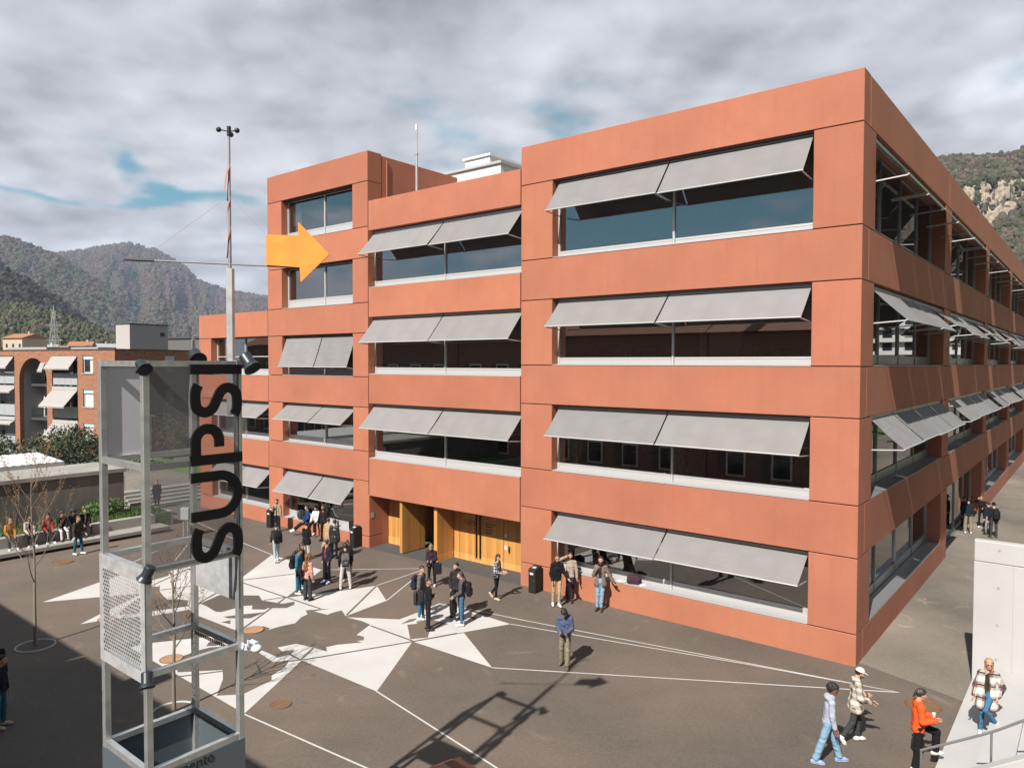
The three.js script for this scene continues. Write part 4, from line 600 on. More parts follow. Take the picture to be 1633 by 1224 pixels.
// young bare street trees
function youngTree(label, x, z, h, fork, seed, lean = 0) {
  const t = thing('young_tree', label, 'tree', [x, 0, z]), r = rng(seed), br = [], tw = [], buds = [], tips = [];
  const trunk = [[0, 0, 0], [0.02, h * 0.25, 0.01], [lean * 0.3, h * 0.5, -0.02], [lean * 0.6, h * 0.72, 0.02], [lean, h * 0.97, 0]];
  const c = new THREE.CatmullRomCurve3(trunk.map((p) => V(...p)));
  const segs = []; for (let i = 0; i < 12; i++) { const a = c.getPoint(i / 12), b = c.getPoint((i + 1) / 12), ra = 0.052 * (1 - 0.86 * i / 12), rb = 0.052 * (1 - 0.86 * (i + 1) / 12); segs.push(rod(a.toArray(), b.toArray(), ra, rb, 7)); }
  part('trunk', segs, M.bark, t);
  const grow = (p, d, L, rad, lev, out) => { let a = p.clone(), dir = d.clone(); const n = 4; for (let i = 0; i < n; i++) { dir.add(V((r() - 0.5) * 0.22, 0.09 + (r() - 0.4) * 0.1, (r() - 0.5) * 0.22)).normalize(); const b = a.clone().addScaledVector(dir, L / n), ra = rad * (1 - i / n * 0.7), rb = rad * (1 - (i + 1) / n * 0.7); out.push(rod(a.toArray(), b.toArray(), ra, rb, 5)); if (lev < 2 && i > 0) for (let q = 0; q < 2; q++) if (r() < 0.75) { const sd = V(r() - 0.5, 0.15 + r() * 0.4, r() - 0.5).normalize().add(dir).normalize(); grow(b, sd, L * (0.35 + r() * 0.25), rb * 0.75, lev + 1, tw); } if (lev > 0 && r() < 0.8) tips.push(b.clone()); a = b; } tips.push(a); };
  const N = 13; for (let i = 0; i < N; i++) { const f = fork + (0.94 - fork) * i / N, p = c.getPoint(f), az = i * 2.4 + r(), up = 0.55 + 0.7 * f + r() * 0.2, o = []; grow(p, V(Math.cos(az), up, Math.sin(az)).normalize(), h * (0.33 - 0.17 * (f - fork) / (1 - fork)) * (0.8 + r() * 0.4), 0.022 * (1.15 - f * 0.6), 0, o); br.push(o); }
  br.forEach((o) => part('branch', o, M.bark, t)); part('twigs', tw, M.bark, t);
  for (const p of tips) for (let q = 0; q < 2; q++) { if (r() < 0.72 || (p.y < h * 0.45 && r() < 0.8)) continue; const g = new THREE.OctahedronGeometry(0.008 + r() * 0.007); g.scale(1, 1.8, 1); g.rotateX(r() * 3); g.rotateY(r() * 6); g.translate(p.x + (r() - 0.5) * 0.06, p.y + (r() - 0.3) * 0.08, p.z + (r() - 0.5) * 0.06); buds.push(clean(g)); }
  stuffOf(part('buds', buds, M.bud, t));
  const ring = new THREE.TorusGeometry(0.52, 0.035, 6, 36); ring.rotateX(Math.PI / 2); ring.translate(0, 0.01, 0); part('tree_ring', clean(ring), M.pale, t); part('soil', disc(0, 0, 0.5, 0.004), M.barkdark, t); return t;
}
youngTree('bare young tree with orange buds in a round tree pit at the left', -19.79, 14.2, 5.4, 0.36, 21, -0.15);
youngTree('bare young tree seen through the open frame of the sign tower', -12.38, 13.58, 4.15, 0.38, 35, 0.06);

// ---------- hills: ridges built as terrain round the valley ----------
const OX = 5.3, OZ = 22.2, EY = 8.63;
function hill(name, label, ridge, dBase, dTop, seed, o) { // ridge: [azimuth from -z, elevation] of the skyline as seen from the plaza
  const el = (a) => { let i = 0; while (i < ridge.length - 2 && a > ridge[i + 1][0]) i++; const [a0, e0] = ridge[i], [a1, e1] = ridge[i + 1]; return mix(e0, e1, clamp((a - a0) / (a1 - a0))); };
  const a0 = ridge[0][0], a1 = ridge[ridge.length - 1][0], top = (a) => Math.tan(R(el(a))) * dTop + EY;
  const height = (a, t) => {
    const x = a * 0.9 + seed, gul = fbm(x * 1.1 / (o.gul ?? 1), t * 2.2 + seed, seed, 4) - 0.5, fine = fbm(x * 6, t * 14, seed + 4, 4) - 0.5;
    const s = t <= 1 ? Math.pow(t, o.pow ?? 1.2) : 1 - (t - 1) * 0.8; let hgt = top(a) * s; const k = Math.min(t, 1) * Math.max(0, 1.02 - t) * 4;
    return hgt + top(a) * (gul * 0.42 * (o.rough ?? 1) * k * 0.5 + fine * (o.crag?.(a, t) ?? 0.07) * clamp(k + (o.edge ?? 0.10)));
  };
  const point = (a, t) => { const d = mix(dBase, dTop, t); return [OX + Math.sin(R(a)) * d, height(a, t), OZ - Math.cos(R(a)) * d]; };
  const N = o.n ?? 260, Mm = o.m ?? 90, pos = [], cl = [], idx = [];
  for (let j = 0; j <= Mm; j++) for (let i = 0; i <= N; i++) {
    const a = mix(a0, a1, i / N), t = j / Mm * 1.25, p = point(a, t); pos.push(...p); const c = o.color(a, t, fbm(a * 2 + seed, t * 9, seed, 4), fbm(a * 14, t * 60, seed + 2, 3)); cl.push(...c);
    if (i < N && j < Mm) { const k = j * (N + 1) + i; idx.push(k, k + 1, k + N + 1, k + 1, k + N + 2, k + N + 1); }
  }
  const g = new THREE.BufferGeometry(); g.setAttribute('position', new THREE.Float32BufferAttribute(pos, 3)); g.setAttribute('color', new THREE.Float32BufferAttribute(cl, 3)); g.setIndex(idx); g.computeVertexNormals();
  struct(name, g, new THREE.MeshStandardMaterial({ vertexColors: true, roughness: 0.95 }), label);
  if (!o.trees) return;
  const r = rng(seed * 7 + 1), L = [];
  for (let i = 0; i < o.trees; i++) { const a = mix(o.ta ? o.ta[0] : a0, o.ta ? o.ta[1] : a1, r()), t = mix(o.t0 ?? 0.02, 1.02, r()); if (o.skip && o.skip(a, t)) continue; L.push([point(a, t), o.size * (0.6 + 0.8 * r()), o.tree(r, a, t, fbm(a * 2 + seed, t * 9, seed, 4))]); }
  for (const [v, share] of [[0, 0], [1, 1], [2, 2]]) {
    const list = L.filter((_, i) => i % 3 === share), g = crownShape(v + seed), m = new THREE.InstancedMesh(g, crownMat, list.length), q = new THREE.Object3D();
    list.forEach(([p, s, c], i) => { q.position.set(p[0], p[1] + s * 0.25, p[2]); q.rotation.set(0, r() * 6.28, 0); q.scale.set(s * (0.5 + r() * 0.2), s * (0.55 + 0.4 * r()), s * (0.5 + r() * 0.2)); q.updateMatrix(); m.setMatrixAt(i, q.matrix); m.setColorAt(i, col(...c)); });
    m.name = numbered('hill_forest'); m.userData = { kind: 'stuff', label: o.flabel, category: 'forest' }; scene.add(m);
  }
}
const crownMat = new THREE.MeshStandardMaterial({ roughness: 0.95, flatShading: true });
function crownShape(s) { const r = rng(s * 31 + 5), g = []; for (let i = 0; i < 9; i++) { const q = new THREE.IcosahedronGeometry(0.32 + r() * 0.22, 1), p = q.attributes.position, off = r() * 9; for (let k = 0; k < p.count; k++) { const m = 0.7 + 0.6 * vn(p.getX(k) * 5 + off, p.getY(k) * 5, p.getZ(k) * 5); p.setXYZ(k, p.getX(k) * m, p.getY(k) * m, p.getZ(k) * m); } const a = r() * 6.28, d = r() * 0.55; q.translate(Math.cos(a) * d, (r() - 0.35) * 0.9, Math.sin(a) * d); q.computeVertexNormals(); g.push(clean(q)); } return merge(g); }
hill('mountain', 'far brown wooded mountain with a rounded top', [[-95, 6.2], [-80, 6.6], [-74, 6.9], [-71.03, 7.04], [-69, 7.55], [-67.3, 7.97], [-66.5, 8.13], [-65.9, 7.98], [-65.45, 7.86], [-64.85, 7.84], [-63.7, 7.13], [-62.85, 6.64], [-62.22, 5.86], [-60.22, 5.24], [-58.98, 5.02], [-57.5, 4.82], [-51.3, 3.8], [-40, 3.5]], 1300, 2700, 3, {
  rough: 1.1, n: 420, m: 120, pow: 1.15, edge: 0.12, color: (a, t, n, f) => { const k = 0.7 + 0.6 * f, w = sstep(0.35, 0.65, n); const c = [mix(0.085, 0.075, w), mix(0.066, 0.074, w), mix(0.056, 0.040, w)]; return c.map((v) => v * k); },
  trees: 36000, ta: [-76, -54], t0: 0.1, size: 6.5, flabel: 'bare brown and green woods covering the far mountain', skip: (a, t) => false,
  tree: (r, a, t, n) => { const k = 0.6 + 0.7 * r(), cr = Math.abs(fbm(a * 1.1, t * 3, 8, 3) - 0.62) < 0.028 || (r() < 0.05), g = sstep(0.4, 0.62, n + (0.6 - t) * 0.3); return cr ? [0.014 * k, 0.024 * k, 0.02 * k] : [mix(0.084, 0.068, g) * k, mix(0.053, 0.054, g) * k, mix(0.046, 0.030, g) * k]; } });
hill('hillside', 'wooded hillside coming in from the left, before the far mountain', [[-110, 9.5], [-90, 8.6], [-78, 8.1], [-73.8, 7.92], [-72.84, 7.69], [-72.03, 7.44], [-71.03, 7.04], [-69.66, 6.27], [-68.24, 5.34], [-67.13, 4.33], [-65.5, 2.6], [-63, 1.2], [-60, 0.4]], 900, 1900, 11, {
  rough: 0.9, n: 320, m: 100, color: (a, t, n, f) => { const k = 0.7 + 0.6 * f; return [0.075 * k, 0.066 * k, 0.045 * k]; }, trees: 12000, ta: [-79, -60], t0: 0.08, size: 7.5, flabel: 'brown and green woods on the middle hillside at the left',
  tree: (r, a, t, n) => { const k = 0.6 + 0.7 * r(), g = sstep(0.4, 0.6, n); return [mix(0.066, 0.045, g) * k, mix(0.048, 0.050, g) * k, mix(0.036, 0.022, g) * k]; } });
hill('near_hill', 'dark green wooded near hill at the left edge', [[-110, 8], [-85, 7.2], [-73.84, 6.11], [-73.15, 5.62], [-72.45, 5.24], [-71.19, 4.33], [-70.28, 3.72], [-68.76, 2.21], [-67.47, 1.67], [-64.84, 1.21], [-60, 0.9], [-52, 0.7]], 520, 900, 23, {
  rough: 0.7, n: 260, m: 70, color: (a, t, n, f) => { const k = 0.7 + 0.6 * f; return [0.022 * k, 0.022 * k, 0.014 * k]; }, trees: 9000, ta: [-79, -53], t0: 0.03, size: 5.2, flabel: 'dark evergreen and bare woods on the near hill at the left',
  tree: (r, a, t, n) => { const k = 0.5 + 0.7 * r(), e = r() < 0.45 ? 1 : 0, c = e ? [0.016, 0.021, 0.013] : [0.034, 0.029, 0.020]; return c.map((v) => v * k); } });
hill('spur', 'low sunny wooded spur in front of the near hill', [[-95, 4.4], [-80, 3.8], [-73.89, 3.36], [-72.75, 3.63], [-71.2, 3.26], [-69.14, 2.44], [-67.48, 1.57], [-65.5, 1.1], [-62, 0.75], [-55, 0.6], [-46, 0.5]], 300, 500, 31, {
  rough: 0.6, n: 200, m: 50, pow: 0.9, color: (a, t, n, f) => { const k = 0.7 + 0.6 * f; return [0.055 * k, 0.052 * k, 0.03 * k]; }, trees: 11000, ta: [-79, -50], t0: 0.05, size: 2.7, flabel: 'light green and brown trees on the low spur behind the flats',
  tree: (r) => { const k = 0.55 + 0.8 * r(), c = r() < 0.55 ? [0.055, 0.060, 0.026] : r() < 0.5 ? [0.078, 0.060, 0.042] : [0.028, 0.036, 0.019]; return c.map((v) => v * k); } });
const inCliff = (a, t) => { const e = a + 1.0 * (fbm(a * 2, t * 9, 3, 3) - 0.5); const b = t + 0.10 * (fbm(a * 1.7, t * 4 + 9, 4, 3) - 0.5); return b < 0.79 && b > 0.50 + 0.035 * Math.max(0, e + 6.5) + (e < -7.9 ? 0.1 : 0) && e > -9.2; };
hill('cliff_hill', 'steep wooded hill with a pale bare rock face behind the school', [[-34, 10.2], [-20, 12.4], [-12, 13.25], [-8.8, 13.32], [-7.6, 13.27], [-6.04, 13.0], [-5.14, 12.99], [-4.46, 13.11], [-4.15, 13.29], [-2, 13.7], [6, 14.2], [16, 13.5]], 250, 430, 43, {
  rough: 0.35, crag: (a, t) => inCliff(a, t) ? 0.13 : 0.05, n: 520, m: 240, pow: 0.85, edge: 0.06, color: (a, t, n, f) => { if (inCliff(a, t)) { const w = fbm(a * 2.6 + 3 + t * 6, t * 26 + a, 7, 5), k = Math.max(0.3, 3.2 * (w - 0.22)); return w < 0.40 ? [0.055, 0.048, 0.038] : [0.25 * k, 0.212 * k, 0.168 * k]; } const k = 0.7 + 0.6 * f; return [0.062 * k, 0.05 * k, 0.036 * k]; },
  trees: 22000, ta: [-22, 6], t0: 0.1, size: 2.9, flabel: 'bare and evergreen woods above and below the rock face', skip: (a, t) => inCliff(a, t) && h3(Math.round(a * 997), Math.round(t * 991), 5) > 0.05,
  tree: (r) => { const k = 0.55 + 0.75 * r(), q = r(), c = q < 0.40 ? [0.046, 0.05, 0.028] : q < 0.75 ? [0.088, 0.066, 0.05] : [0.06, 0.05, 0.038]; return c.map((v) => v * k); } });
hill('valley_side', 'unseen wooded valley side to the right, screening skylight, mirrored in the side windows', [[12, 9], [30, 17], [60, 21], [100, 23], [130, 20], [150, 12]], 110, 260, 57, {  // out of view; added to block sky and darken the side face
  rough: 0.5, n: 200, m: 60, pow: 0.9, color: (a, t, n, f) => { const k = 0.7 + 0.6 * f; return [0.06 * k, 0.052 * k, 0.034 * k]; }, trees: 2500, t0: 0.02, size: 5, flabel: 'bare and green woods on the valley side to the right',
  tree: (r) => { const k = 0.5 + 0.8 * r(), c = r() < 0.5 ? [0.05, 0.055, 0.028] : [0.08, 0.062, 0.045]; return c.map((v) => v * k); } });
{ // rocks standing out of the bare face
  const rk = [], r = rng(61); for (let i = 0; i < 420; i++) { const a = mix(-9, -3, r()), t = mix(0.5, 0.8, r()); if (!inCliff(a, t)) continue; const d = mix(250, 430, t), top = Math.tan(R(13.1)) * 430 + EY, g = new THREE.DodecahedronGeometry(0.5 + r() * r() * 2.2, 1), p = g.attributes.position; for (let k = 0; k < p.count; k++) { const m = 0.55 + 0.8 * vn(p.getX(k) * 0.9 + i, p.getY(k) * 0.6, p.getZ(k) * 0.9); p.setXYZ(k, p.getX(k) * m, p.getY(k) * m * 1.5, p.getZ(k) * m * 0.7); } g.rotateZ(r() * 1.2 - 0.4); g.computeVertexNormals(); g.translate(OX + Math.sin(R(a)) * d, top * Math.pow(t, 0.85) - 0.4, OZ - Math.cos(R(a)) * d); rk.push(clean(g)); }
  const m = new THREE.Mesh(merge(rk), new THREE.MeshStandardMaterial({ map: ctex(256, 256, (u, v) => { const k = 0.5 + pfbm(u, v, 6, 6, 5); return [0.25 * k, 0.205 * k, 0.155 * k]; }, 9, 9), roughness: 0.95, flatShading: true })); uvm(m.geometry); m.name = 'rocks'; m.castShadow = m.receiveShadow = true; m.userData = { kind: 'stuff', label: 'pale broken rocks of the cliff face', category: 'rocks' }; scene.add(m);
}
// power pylon and small houses in the valley
const at = (az, d, y = 0) => [OX + Math.sin(R(az)) * d, y, OZ - Math.cos(R(az)) * d];
const py = thing('power_pylon', 'steel lattice power pylon before the wooded hill at the left', 'pylon', at(-71, 290, 2), R(40));
{ const g = [], W = (y) => 1.5 * (1 - y / 26) + 0.2, L = [0, 4, 8, 12, 16, 20, 24]; for (let i = 0; i < L.length - 1; i++) for (const [sx, sz, tx, tz] of [[1, 1, 1, -1], [1, -1, -1, -1], [-1, -1, -1, 1], [-1, 1, 1, 1]]) { const a = W(L[i]), b = W(L[i + 1]); g.push(rod([a * sx, L[i], a * sz], [b * sx, L[i + 1], b * sz], 0.08, 0.08, 4), rod([a * sx, L[i], a * sz], [b * tx, L[i + 1], b * tz], 0.045, 0.045, 4), rod([a * tx, L[i], a * tz], [b * sx, L[i + 1], b * sz], 0.045, 0.045, 4)); } part('lattice', g, M.pale, py); for (const y of [8, 14, 19]) part('cross_arm', [rod([-2.6, y, 0], [2.6, y, 0], 0.08, 0.08, 4), rod([-2.6, y, 0], [0, y + 1.3, 0], 0.045, 0.045, 4), rod([2.6, y, 0], [0, y + 1.3, 0], 0.045, 0.045, 4)], M.pale, py); part('tip', rod([0, 24, 0], [0, 26, 0], 0.15, 0.05, 5), M.pale, py); }
const roofM = std(0.28, 0.12, 0.06, 0.85);
function house(label, p, turn, w, d, h, rise, wallM, rM, lo = 0, group) {
  const t = thing('house', label, 'house', p, turn, group); part('wall', box(-w / 2, w / 2, lo, h, -d / 2, d / 2), wallM, t);
  const s = new THREE.Shape([[-d / 2 - 0.5, h - 0.1], [d / 2 + 0.5, h - 0.1], [0, h + rise]].map((q) => new THREE.Vector2(...q))), g = new THREE.ExtrudeGeometry(s, { depth: w + 0.8, bevelEnabled: false }); g.translate(0, 0, -w / 2 - 0.4); g.rotateY(Math.PI / 2); part('roof', uvm(g), rM, t); part('chimney', box(w * 0.2, w * 0.2 + 0.6, h, h + rise + 0.7, -0.3, 0.3), wallM, t);
  for (let i = 0; i < Math.floor(w / 3); i++) for (let y = 1; y + 1.6 < h; y += 2.9) { const x = -w / 2 + 1.4 + i * 3; const f = part('window', box(x - 0.1, x + 1.1, y - 0.1, y + 1.5, d / 2, d / 2 + 0.05), M.offwhite, t); part('pane', box(x, x + 1.0, y, y + 1.4, d / 2 + 0.05, d / 2 + 0.07), M.darkglass, f); }
  return t;
}
const pl = (c) => std(...c, 0.85);
[[-72.6, 300, 9, 9, 7.2, 'cream house with an orange roof, leftmost of the far houses', [0.42, 0.32, 0.23]], [-71.5, 330, 12, 9, 5.6, 'low white house beside the far pylon', [0.44, 0.43, 0.42]], [-70.3, 320, 9, 8, 5.6, 'small pinkish house just right of the far pylon', [0.38, 0.26, 0.21]], [-69.4, 300, 7, 7, 6, 'small cream house with an orange roof beyond the flats roof', [0.42, 0.31, 0.22]], [-68.5, 310, 12, 8, 6.0, 'long low grey house left of the pale roof box', [0.35, 0.33, 0.32]]].forEach(([az, d, w, dd, h, label, c], i) => house(label, at(az, d, [9.6, 8.2, 7.6, 8.4, 8.0][i]), R(20 + 12 * i), w, dd, h, 1.6, pl(c), i === 1 || i === 4 ? M.grey : roofM, -9));
// the row of houses behind the viewer: its eaves throw the broad shade at the left, and the school's glass mirrors it
const rowM = std(0.20, 0.115, 0.075, 0.9);
function rowHouse(x0, x1, eave, rise, zf, depth, label) {
  const t = thing('row_house', label, 'house'); part('wall', box(x0, x1, -0.1, eave - 0.05, zf + 0.45, zf + depth), rowM, t);
  const s = new THREE.Shape([[-zf, eave], [-(zf + depth + 0.5), eave], [-(zf + depth / 2 + 0.2), eave + rise]].map((q) => new THREE.Vector2(...q))), g = new THREE.ExtrudeGeometry(s, { depth: x1 - x0, bevelEnabled: false }); g.rotateY(Math.PI / 2); g.translate(x0, 0, 0); part('roof', uvm(g), M.tile, t); part('chimney', box(mix(x0, x1, 0.3), mix(x0, x1, 0.3) + 0.9, eave + rise * 0.5, eave + rise + 0.9, zf + 2.6, zf + 3.4), rowM, t);
  for (let x = x0 + 1.5; x + 1.2 < x1; x += 3.1) for (let y = 1.1; y + 1.5 < eave; y += 2.95) { const f = part('window', box(x - 0.12, x + 1.22, y - 0.12, y + 1.62, zf + 0.38, zf + 0.45), M.offwhite, t); part('pane', box(x, x + 1.1, y, y + 1.5, zf + 0.36, zf + 0.38), M.darkglass, f); part('shutter', box(x - 0.72, x - 0.14, y - 0.05, y + 1.55, zf + 0.39, zf + 0.45), M.barkdark, f); }
}
rowHouse(-75, -40, 10.73, 2.6, 24.6, 11, 'brown tile-roofed house behind the viewer, farthest left'); rowHouse(-39.9, -16, 10.73, 3.0, 24.6, 11, 'brown tile-roofed house behind the viewer, middle one'); rowHouse(-15.9, -5.4, 10.73, 2.6, 24.6, 11, 'brown tile-roofed house behind the viewer, nearest the sign tower');
house('pale tile-roofed house behind the viewer to the right', [12, 0, 46], R(180), 14, 10, 9.2, 2.8, pl([0.42, 0.33, 0.26]), M.tile);
// pale flats beyond the path, mirrored in the school's side windows
const pf = thing('pale_flats', 'pale five-storey flats far beyond the side path', 'building', [16, 0, -150]);
part('wall', box(-2, 46, 5, 19, -14, 0), M.white, pf); part('wall', box(-2, 46, 0, 5, -14, 0.02), std(0.62, 0.38, 0.16), pf); for (let y = 5.6; y < 18; y += 2.7) { part('balcony', box(-2, 46, y - 0.4, y + 0.45, 0, 1.2), M.offwhite, pf); for (let x = 0; x < 44; x += 3) part('window', box(x, x + 1.9, y + 0.5, y + 2.2, 0, 0.05), M.darkglass, pf); }

scene.fog = new THREE.FogExp2(col(0.40, 0.46, 0.60), 0.00012);

// ---------- right side: concrete wall, stepped seating, handrail ----------
const cw = thing('concrete_wall', 'tall pale cast concrete wall at the right with round tie holes', 'wall');
part('wall_panel', bevelBox(2.72, 9, -0.1, 3.34, -1.14, -0.84, 0.012), M.concrete, cw); part('wall_cap', bevelBox(2.72, 9, 3.348, 3.91, -1.14, -0.84, 0.02), M.concrete, cw);
part('joint', box(3.60, 3.612, 0, 3.34, -0.842, -0.838), M.grey, cw);
for (const [x, y] of [[3.28, 2.72], [3.27, 1.72], [3.26, 0.8], [3.29, 3.72], [4.1, 2.7], [4.1, 1.7]]) { const g = new THREE.CylinderGeometry(0.035, 0.025, 0.03, 14); g.rotateX(Math.PI / 2); g.translate(x, y, -0.842); part('tie_hole', clean(g), M.grey, cw); }
const steps = thing('stepped_seating', 'pale concrete steps rising to the right from the plaza', 'steps');
const ZS = [-0.836, 6.12];
part('step', bevelBox(2.74, 10, -0.1, 0.15, ZS[0], ZS[1], 0.012), M.concrete, steps);
[[3.48, 0.53], [4.15, 0.98], [4.8, 1.42], [5.45, 1.86], [6.1, 2.3]].forEach(([x, y], i) => part('step', bevelBox(x, 10, i ? y - 0.445 : 0.155, y, ZS[0], ZS[1], 0.015), M.concrete, steps));
{ const s = new THREE.Shape([[2.95, 0.16], [2.95, 0.62], [3.29, 0.84], [4.9, 1.93], [10, 5.4], [10, 0.16]].map((p) => new THREE.Vector2(...p))), g = new THREE.ExtrudeGeometry(s, { depth: 0.24, bevelEnabled: true, bevelSize: 0.012, bevelThickness: 0.012, bevelSegments: 1 }); g.translate(0, 0, 6.16); part('cheek_wall', uvm(g), M.concrete, steps); }
const hr = thing('handrail', 'brushed steel handrail rising along the pale concrete steps', 'handrail');
part('rail', tube([[2.66, 0.99, 6.02], [2.70, 1.02, 6.02], [3.83, 1.74, 6.02], [4.4, 2.17, 6.02], [6.5, 3.6, 6.02]], 0.024, 10, 40), M.steel, hr); for (const [x, y0, y1] of [[2.67, 0, 0.98], [3.83, 0.5, 1.73], [5.6, 1.8, 2.98]]) part('post', rod([x, y0, 6.02], [x, y1, 6.02], 0.02, 0.02, 10), M.steel, hr);

// litter bins: rounded black columns with a tilted lid and a notice
function litterBin(label, x, z, turn) {
  const t = thing('litter_bin', label, 'litter bin', [x, 0, z], turn, 'litter bins along the school front'); t.scale.set(0.72, 0.87, 0.8);
  part('body', bevelBox(-0.23, 0.23, 0.02, 0.98, -0.26, 0.26, 0.025), M.bin, t); const s = new THREE.Shape([[-0.26, 0.985], [0.26, 0.985], [0.24, 1.02], [-0.22, 1.13], [-0.26, 1.11]].map((p) => new THREE.Vector2(...p))), g = new THREE.ExtrudeGeometry(s, { depth: 0.42, bevelEnabled: true, bevelSize: 0.015, bevelThickness: 0.015, bevelSegments: 1 }); g.translate(0, 0, -0.21); g.rotateY(-Math.PI / 2); part('lid', uvm(g), M.bin, t);
  part('notice', xf(box(-0.1, 0.1, -0.004, 0.004, -0.13, 0.1), (h) => { h.rotateX(R(12)); h.translate(0, 1.085, 0.02); }), M.white, t); part('notice', box(-0.12, 0.1, 0.80, 0.89, 0.258, 0.266), M.white, t); part('lock', rod([0.14, 0.55, 0.255], [0.14, 0.55, 0.268], 0.015), M.steel, t); part('base', box(-0.21, 0.21, 0, 0.025, -0.24, 0.24), M.black, t); return t;
}
litterBin('black litter bin at the left, beside the man in the beige jacket', -28.55, 0.42, R(8)); litterBin('black litter bin at the left corner of the entrance recess', -21.85, 0.30, 0); litterBin('black litter bin right of the oak doors, before the right block', -11.22, 0.34, 0);

// bags: soft lumps with straps
const fabric = (r, g, b) => new THREE.MeshPhysicalMaterial({ color: col(r * 0.75, g * 0.75, b * 0.75), roughness: 0.85, specularIntensity: 0.35 });
function bag(name, label, p, turn, size, m, o = {}) {
  const t = thing(name, label, o.category ?? 'bag', p, turn), [w, h, d] = size, f = (x, y, z) => { const X = Math.abs(x) / (w / 2), Y = (y - h * 0.48) / (h * 0.52), Z = Math.abs(z) / (d / 2 * (1 - 0.25 * Math.max(0, Y))); return (Math.pow(Math.pow(X, 5) + Math.pow(Math.abs(Y), 4.5) + Math.pow(Z, 4), 1 / 4.5) - 1) * d * 0.5 + (vn(x * 18, y * 18, z * 18 + p[0]) - 0.5) * 0.02; };
  part('body', surface(f, [-w * 0.6, -0.03, -d * 0.65], [w * 0.6, h * 1.12, d * 0.65], 0.022), m, t);
  part('pocket', surface((x, y, z) => Math.pow(Math.pow(Math.abs(x) / (w * 0.36), 3) + Math.pow(Math.abs(y - h * 0.3) / (h * 0.24), 3) + Math.pow(Math.abs(z + d * 0.48) / 0.055, 2), 1 / 3) * 0.05 - 0.05, [-w * 0.5, 0, -d * 0.75], [w * 0.5, h * 0.65, -d * 0.2], 0.02), o.pocket ?? m, t);
  if (o.straps !== false) for (const s of [-1, 1]) part('strap', tube([[s * w * 0.25, h * 0.93, d * 0.3], [s * w * 0.34, h * 0.98, d * 0.55], [s * w * 0.36, h * 0.65, d * 0.66], [s * w * 0.34, h * 0.2, d * 0.5]], 0.018, 5, 16), m, t);
  part('handle', tube([[-0.05, h * 0.97, 0], [0, h * 1.06, 0], [0.05, h * 0.97, 0]], 0.012, 5, 10), m, t); return t;
}
const cl = { black: fabric(0.016, 0.015, 0.016), char: fabric(0.04, 0.04, 0.043), navy: fabric(0.02, 0.022, 0.042), plum: fabric(0.06, 0.03, 0.045), grey: fabric(0.13, 0.125, 0.12) };
bag('handbag', 'checked dark bag lying on the window ledge right of the man in the blazer', [-7.28, 0.95, -0.16], R(20), [0.46, 0.30, 0.20], fabric(0.06, 0.025, 0.04), { straps: false });
{ const pp = thing('papers', 'loose white papers on the window ledge beside the man in the blazer', 'paper'); for (const [x, z, a] of [[-7.86, -0.2, 0.2], [-7.7, -0.14, -0.3], [-6.95, -0.2, 0.7]]) part('sheet', xf(box(-0.11, 0.11, 0, 0.004, -0.15, 0.15), (g) => { g.rotateZ(0.05); g.rotateY(a); g.translate(x, 0.952 + (x + 8) * 0.004, z); }), M.white, pp); }
bag('backpack', 'dark purple backpack on the window ledge between the two sunlit men', [-9.92, 0.93, -0.15], R(160), [0.36, 0.46, 0.22], cl.plum, { category: 'backpack' });
bag('backpack', 'black backpack on the low ledge just left of the entrance bin', [-22.62, 0.54, -0.2], R(25), [0.36, 0.5, 0.24], cl.black, { category: 'backpack' });
bag('backpack', 'black backpack on the low ledge left of the man in blue', [-26.75, 0.54, -0.18], R(0), [0.42, 0.5, 0.24], cl.char, { category: 'backpack' });

// dark car below the viewer: only the corner of its roof reaches the picture
const car = thing('parked_car', 'dark car with glossy brown-black roof at the bottom edge', 'car', [-3.45, 0, 14.42], R(170));
{ const paintM = new THREE.MeshPhysicalMaterial({ color: col(0.016, 0.008, 0.006), roughness: 0.25, clearcoat: 1, clearcoatRoughness: 0.05 });
  const prof = (pts, w, z0) => { const s = new THREE.Shape(); s.moveTo(...pts[0]); s.splineThru(pts.slice(1).map((p) => new THREE.Vector2(...p))); const g = new THREE.ExtrudeGeometry(s, { depth: w - 0.2, bevelEnabled: true, bevelSize: 0.08, bevelThickness: 0.1, bevelSegments: 3, curveSegments: 8 }); g.rotateY(-Math.PI / 2); g.translate(w / 2 - 0.1, 0, z0); return uvm(g); };
  part('body', prof([[-1.9, 0.3], [-1.95, 0.7], [-1.75, 0.85], [-0.9, 0.92], [1.7, 0.95], [2.0, 0.8], [2.0, 0.35], [0, 0.25]], 1.66, 0), paintM, car);
  part('cabin', prof([[-1.1, 0.92], [-0.5, 1.28], [0.2, 1.36], [1.5, 1.36], [1.9, 0.98]], 1.3, 0), M.darkglass, car); part('roof', prof([[-0.45, 1.32], [0.2, 1.41], [1.2, 1.44], [1.72, 1.39], [0.6, 1.34]], 1.16, 0), paintM, car);
  for (const [x, z] of [[-0.78, -1.2], [0.78, -1.2], [-0.78, 1.25], [0.78, 1.25]]) { const g = new THREE.CylinderGeometry(0.31, 0.31, 0.2, 24); g.rotateZ(Math.PI / 2); g.translate(x, 0.31, z); const w = part('wheel', clean(g), M.blackmatt, car), q = new THREE.CylinderGeometry(0.19, 0.19, 0.21, 16); q.rotateZ(Math.PI / 2); q.translate(x, 0.31, z); part('rim', clean(q), M.alu, w); } }

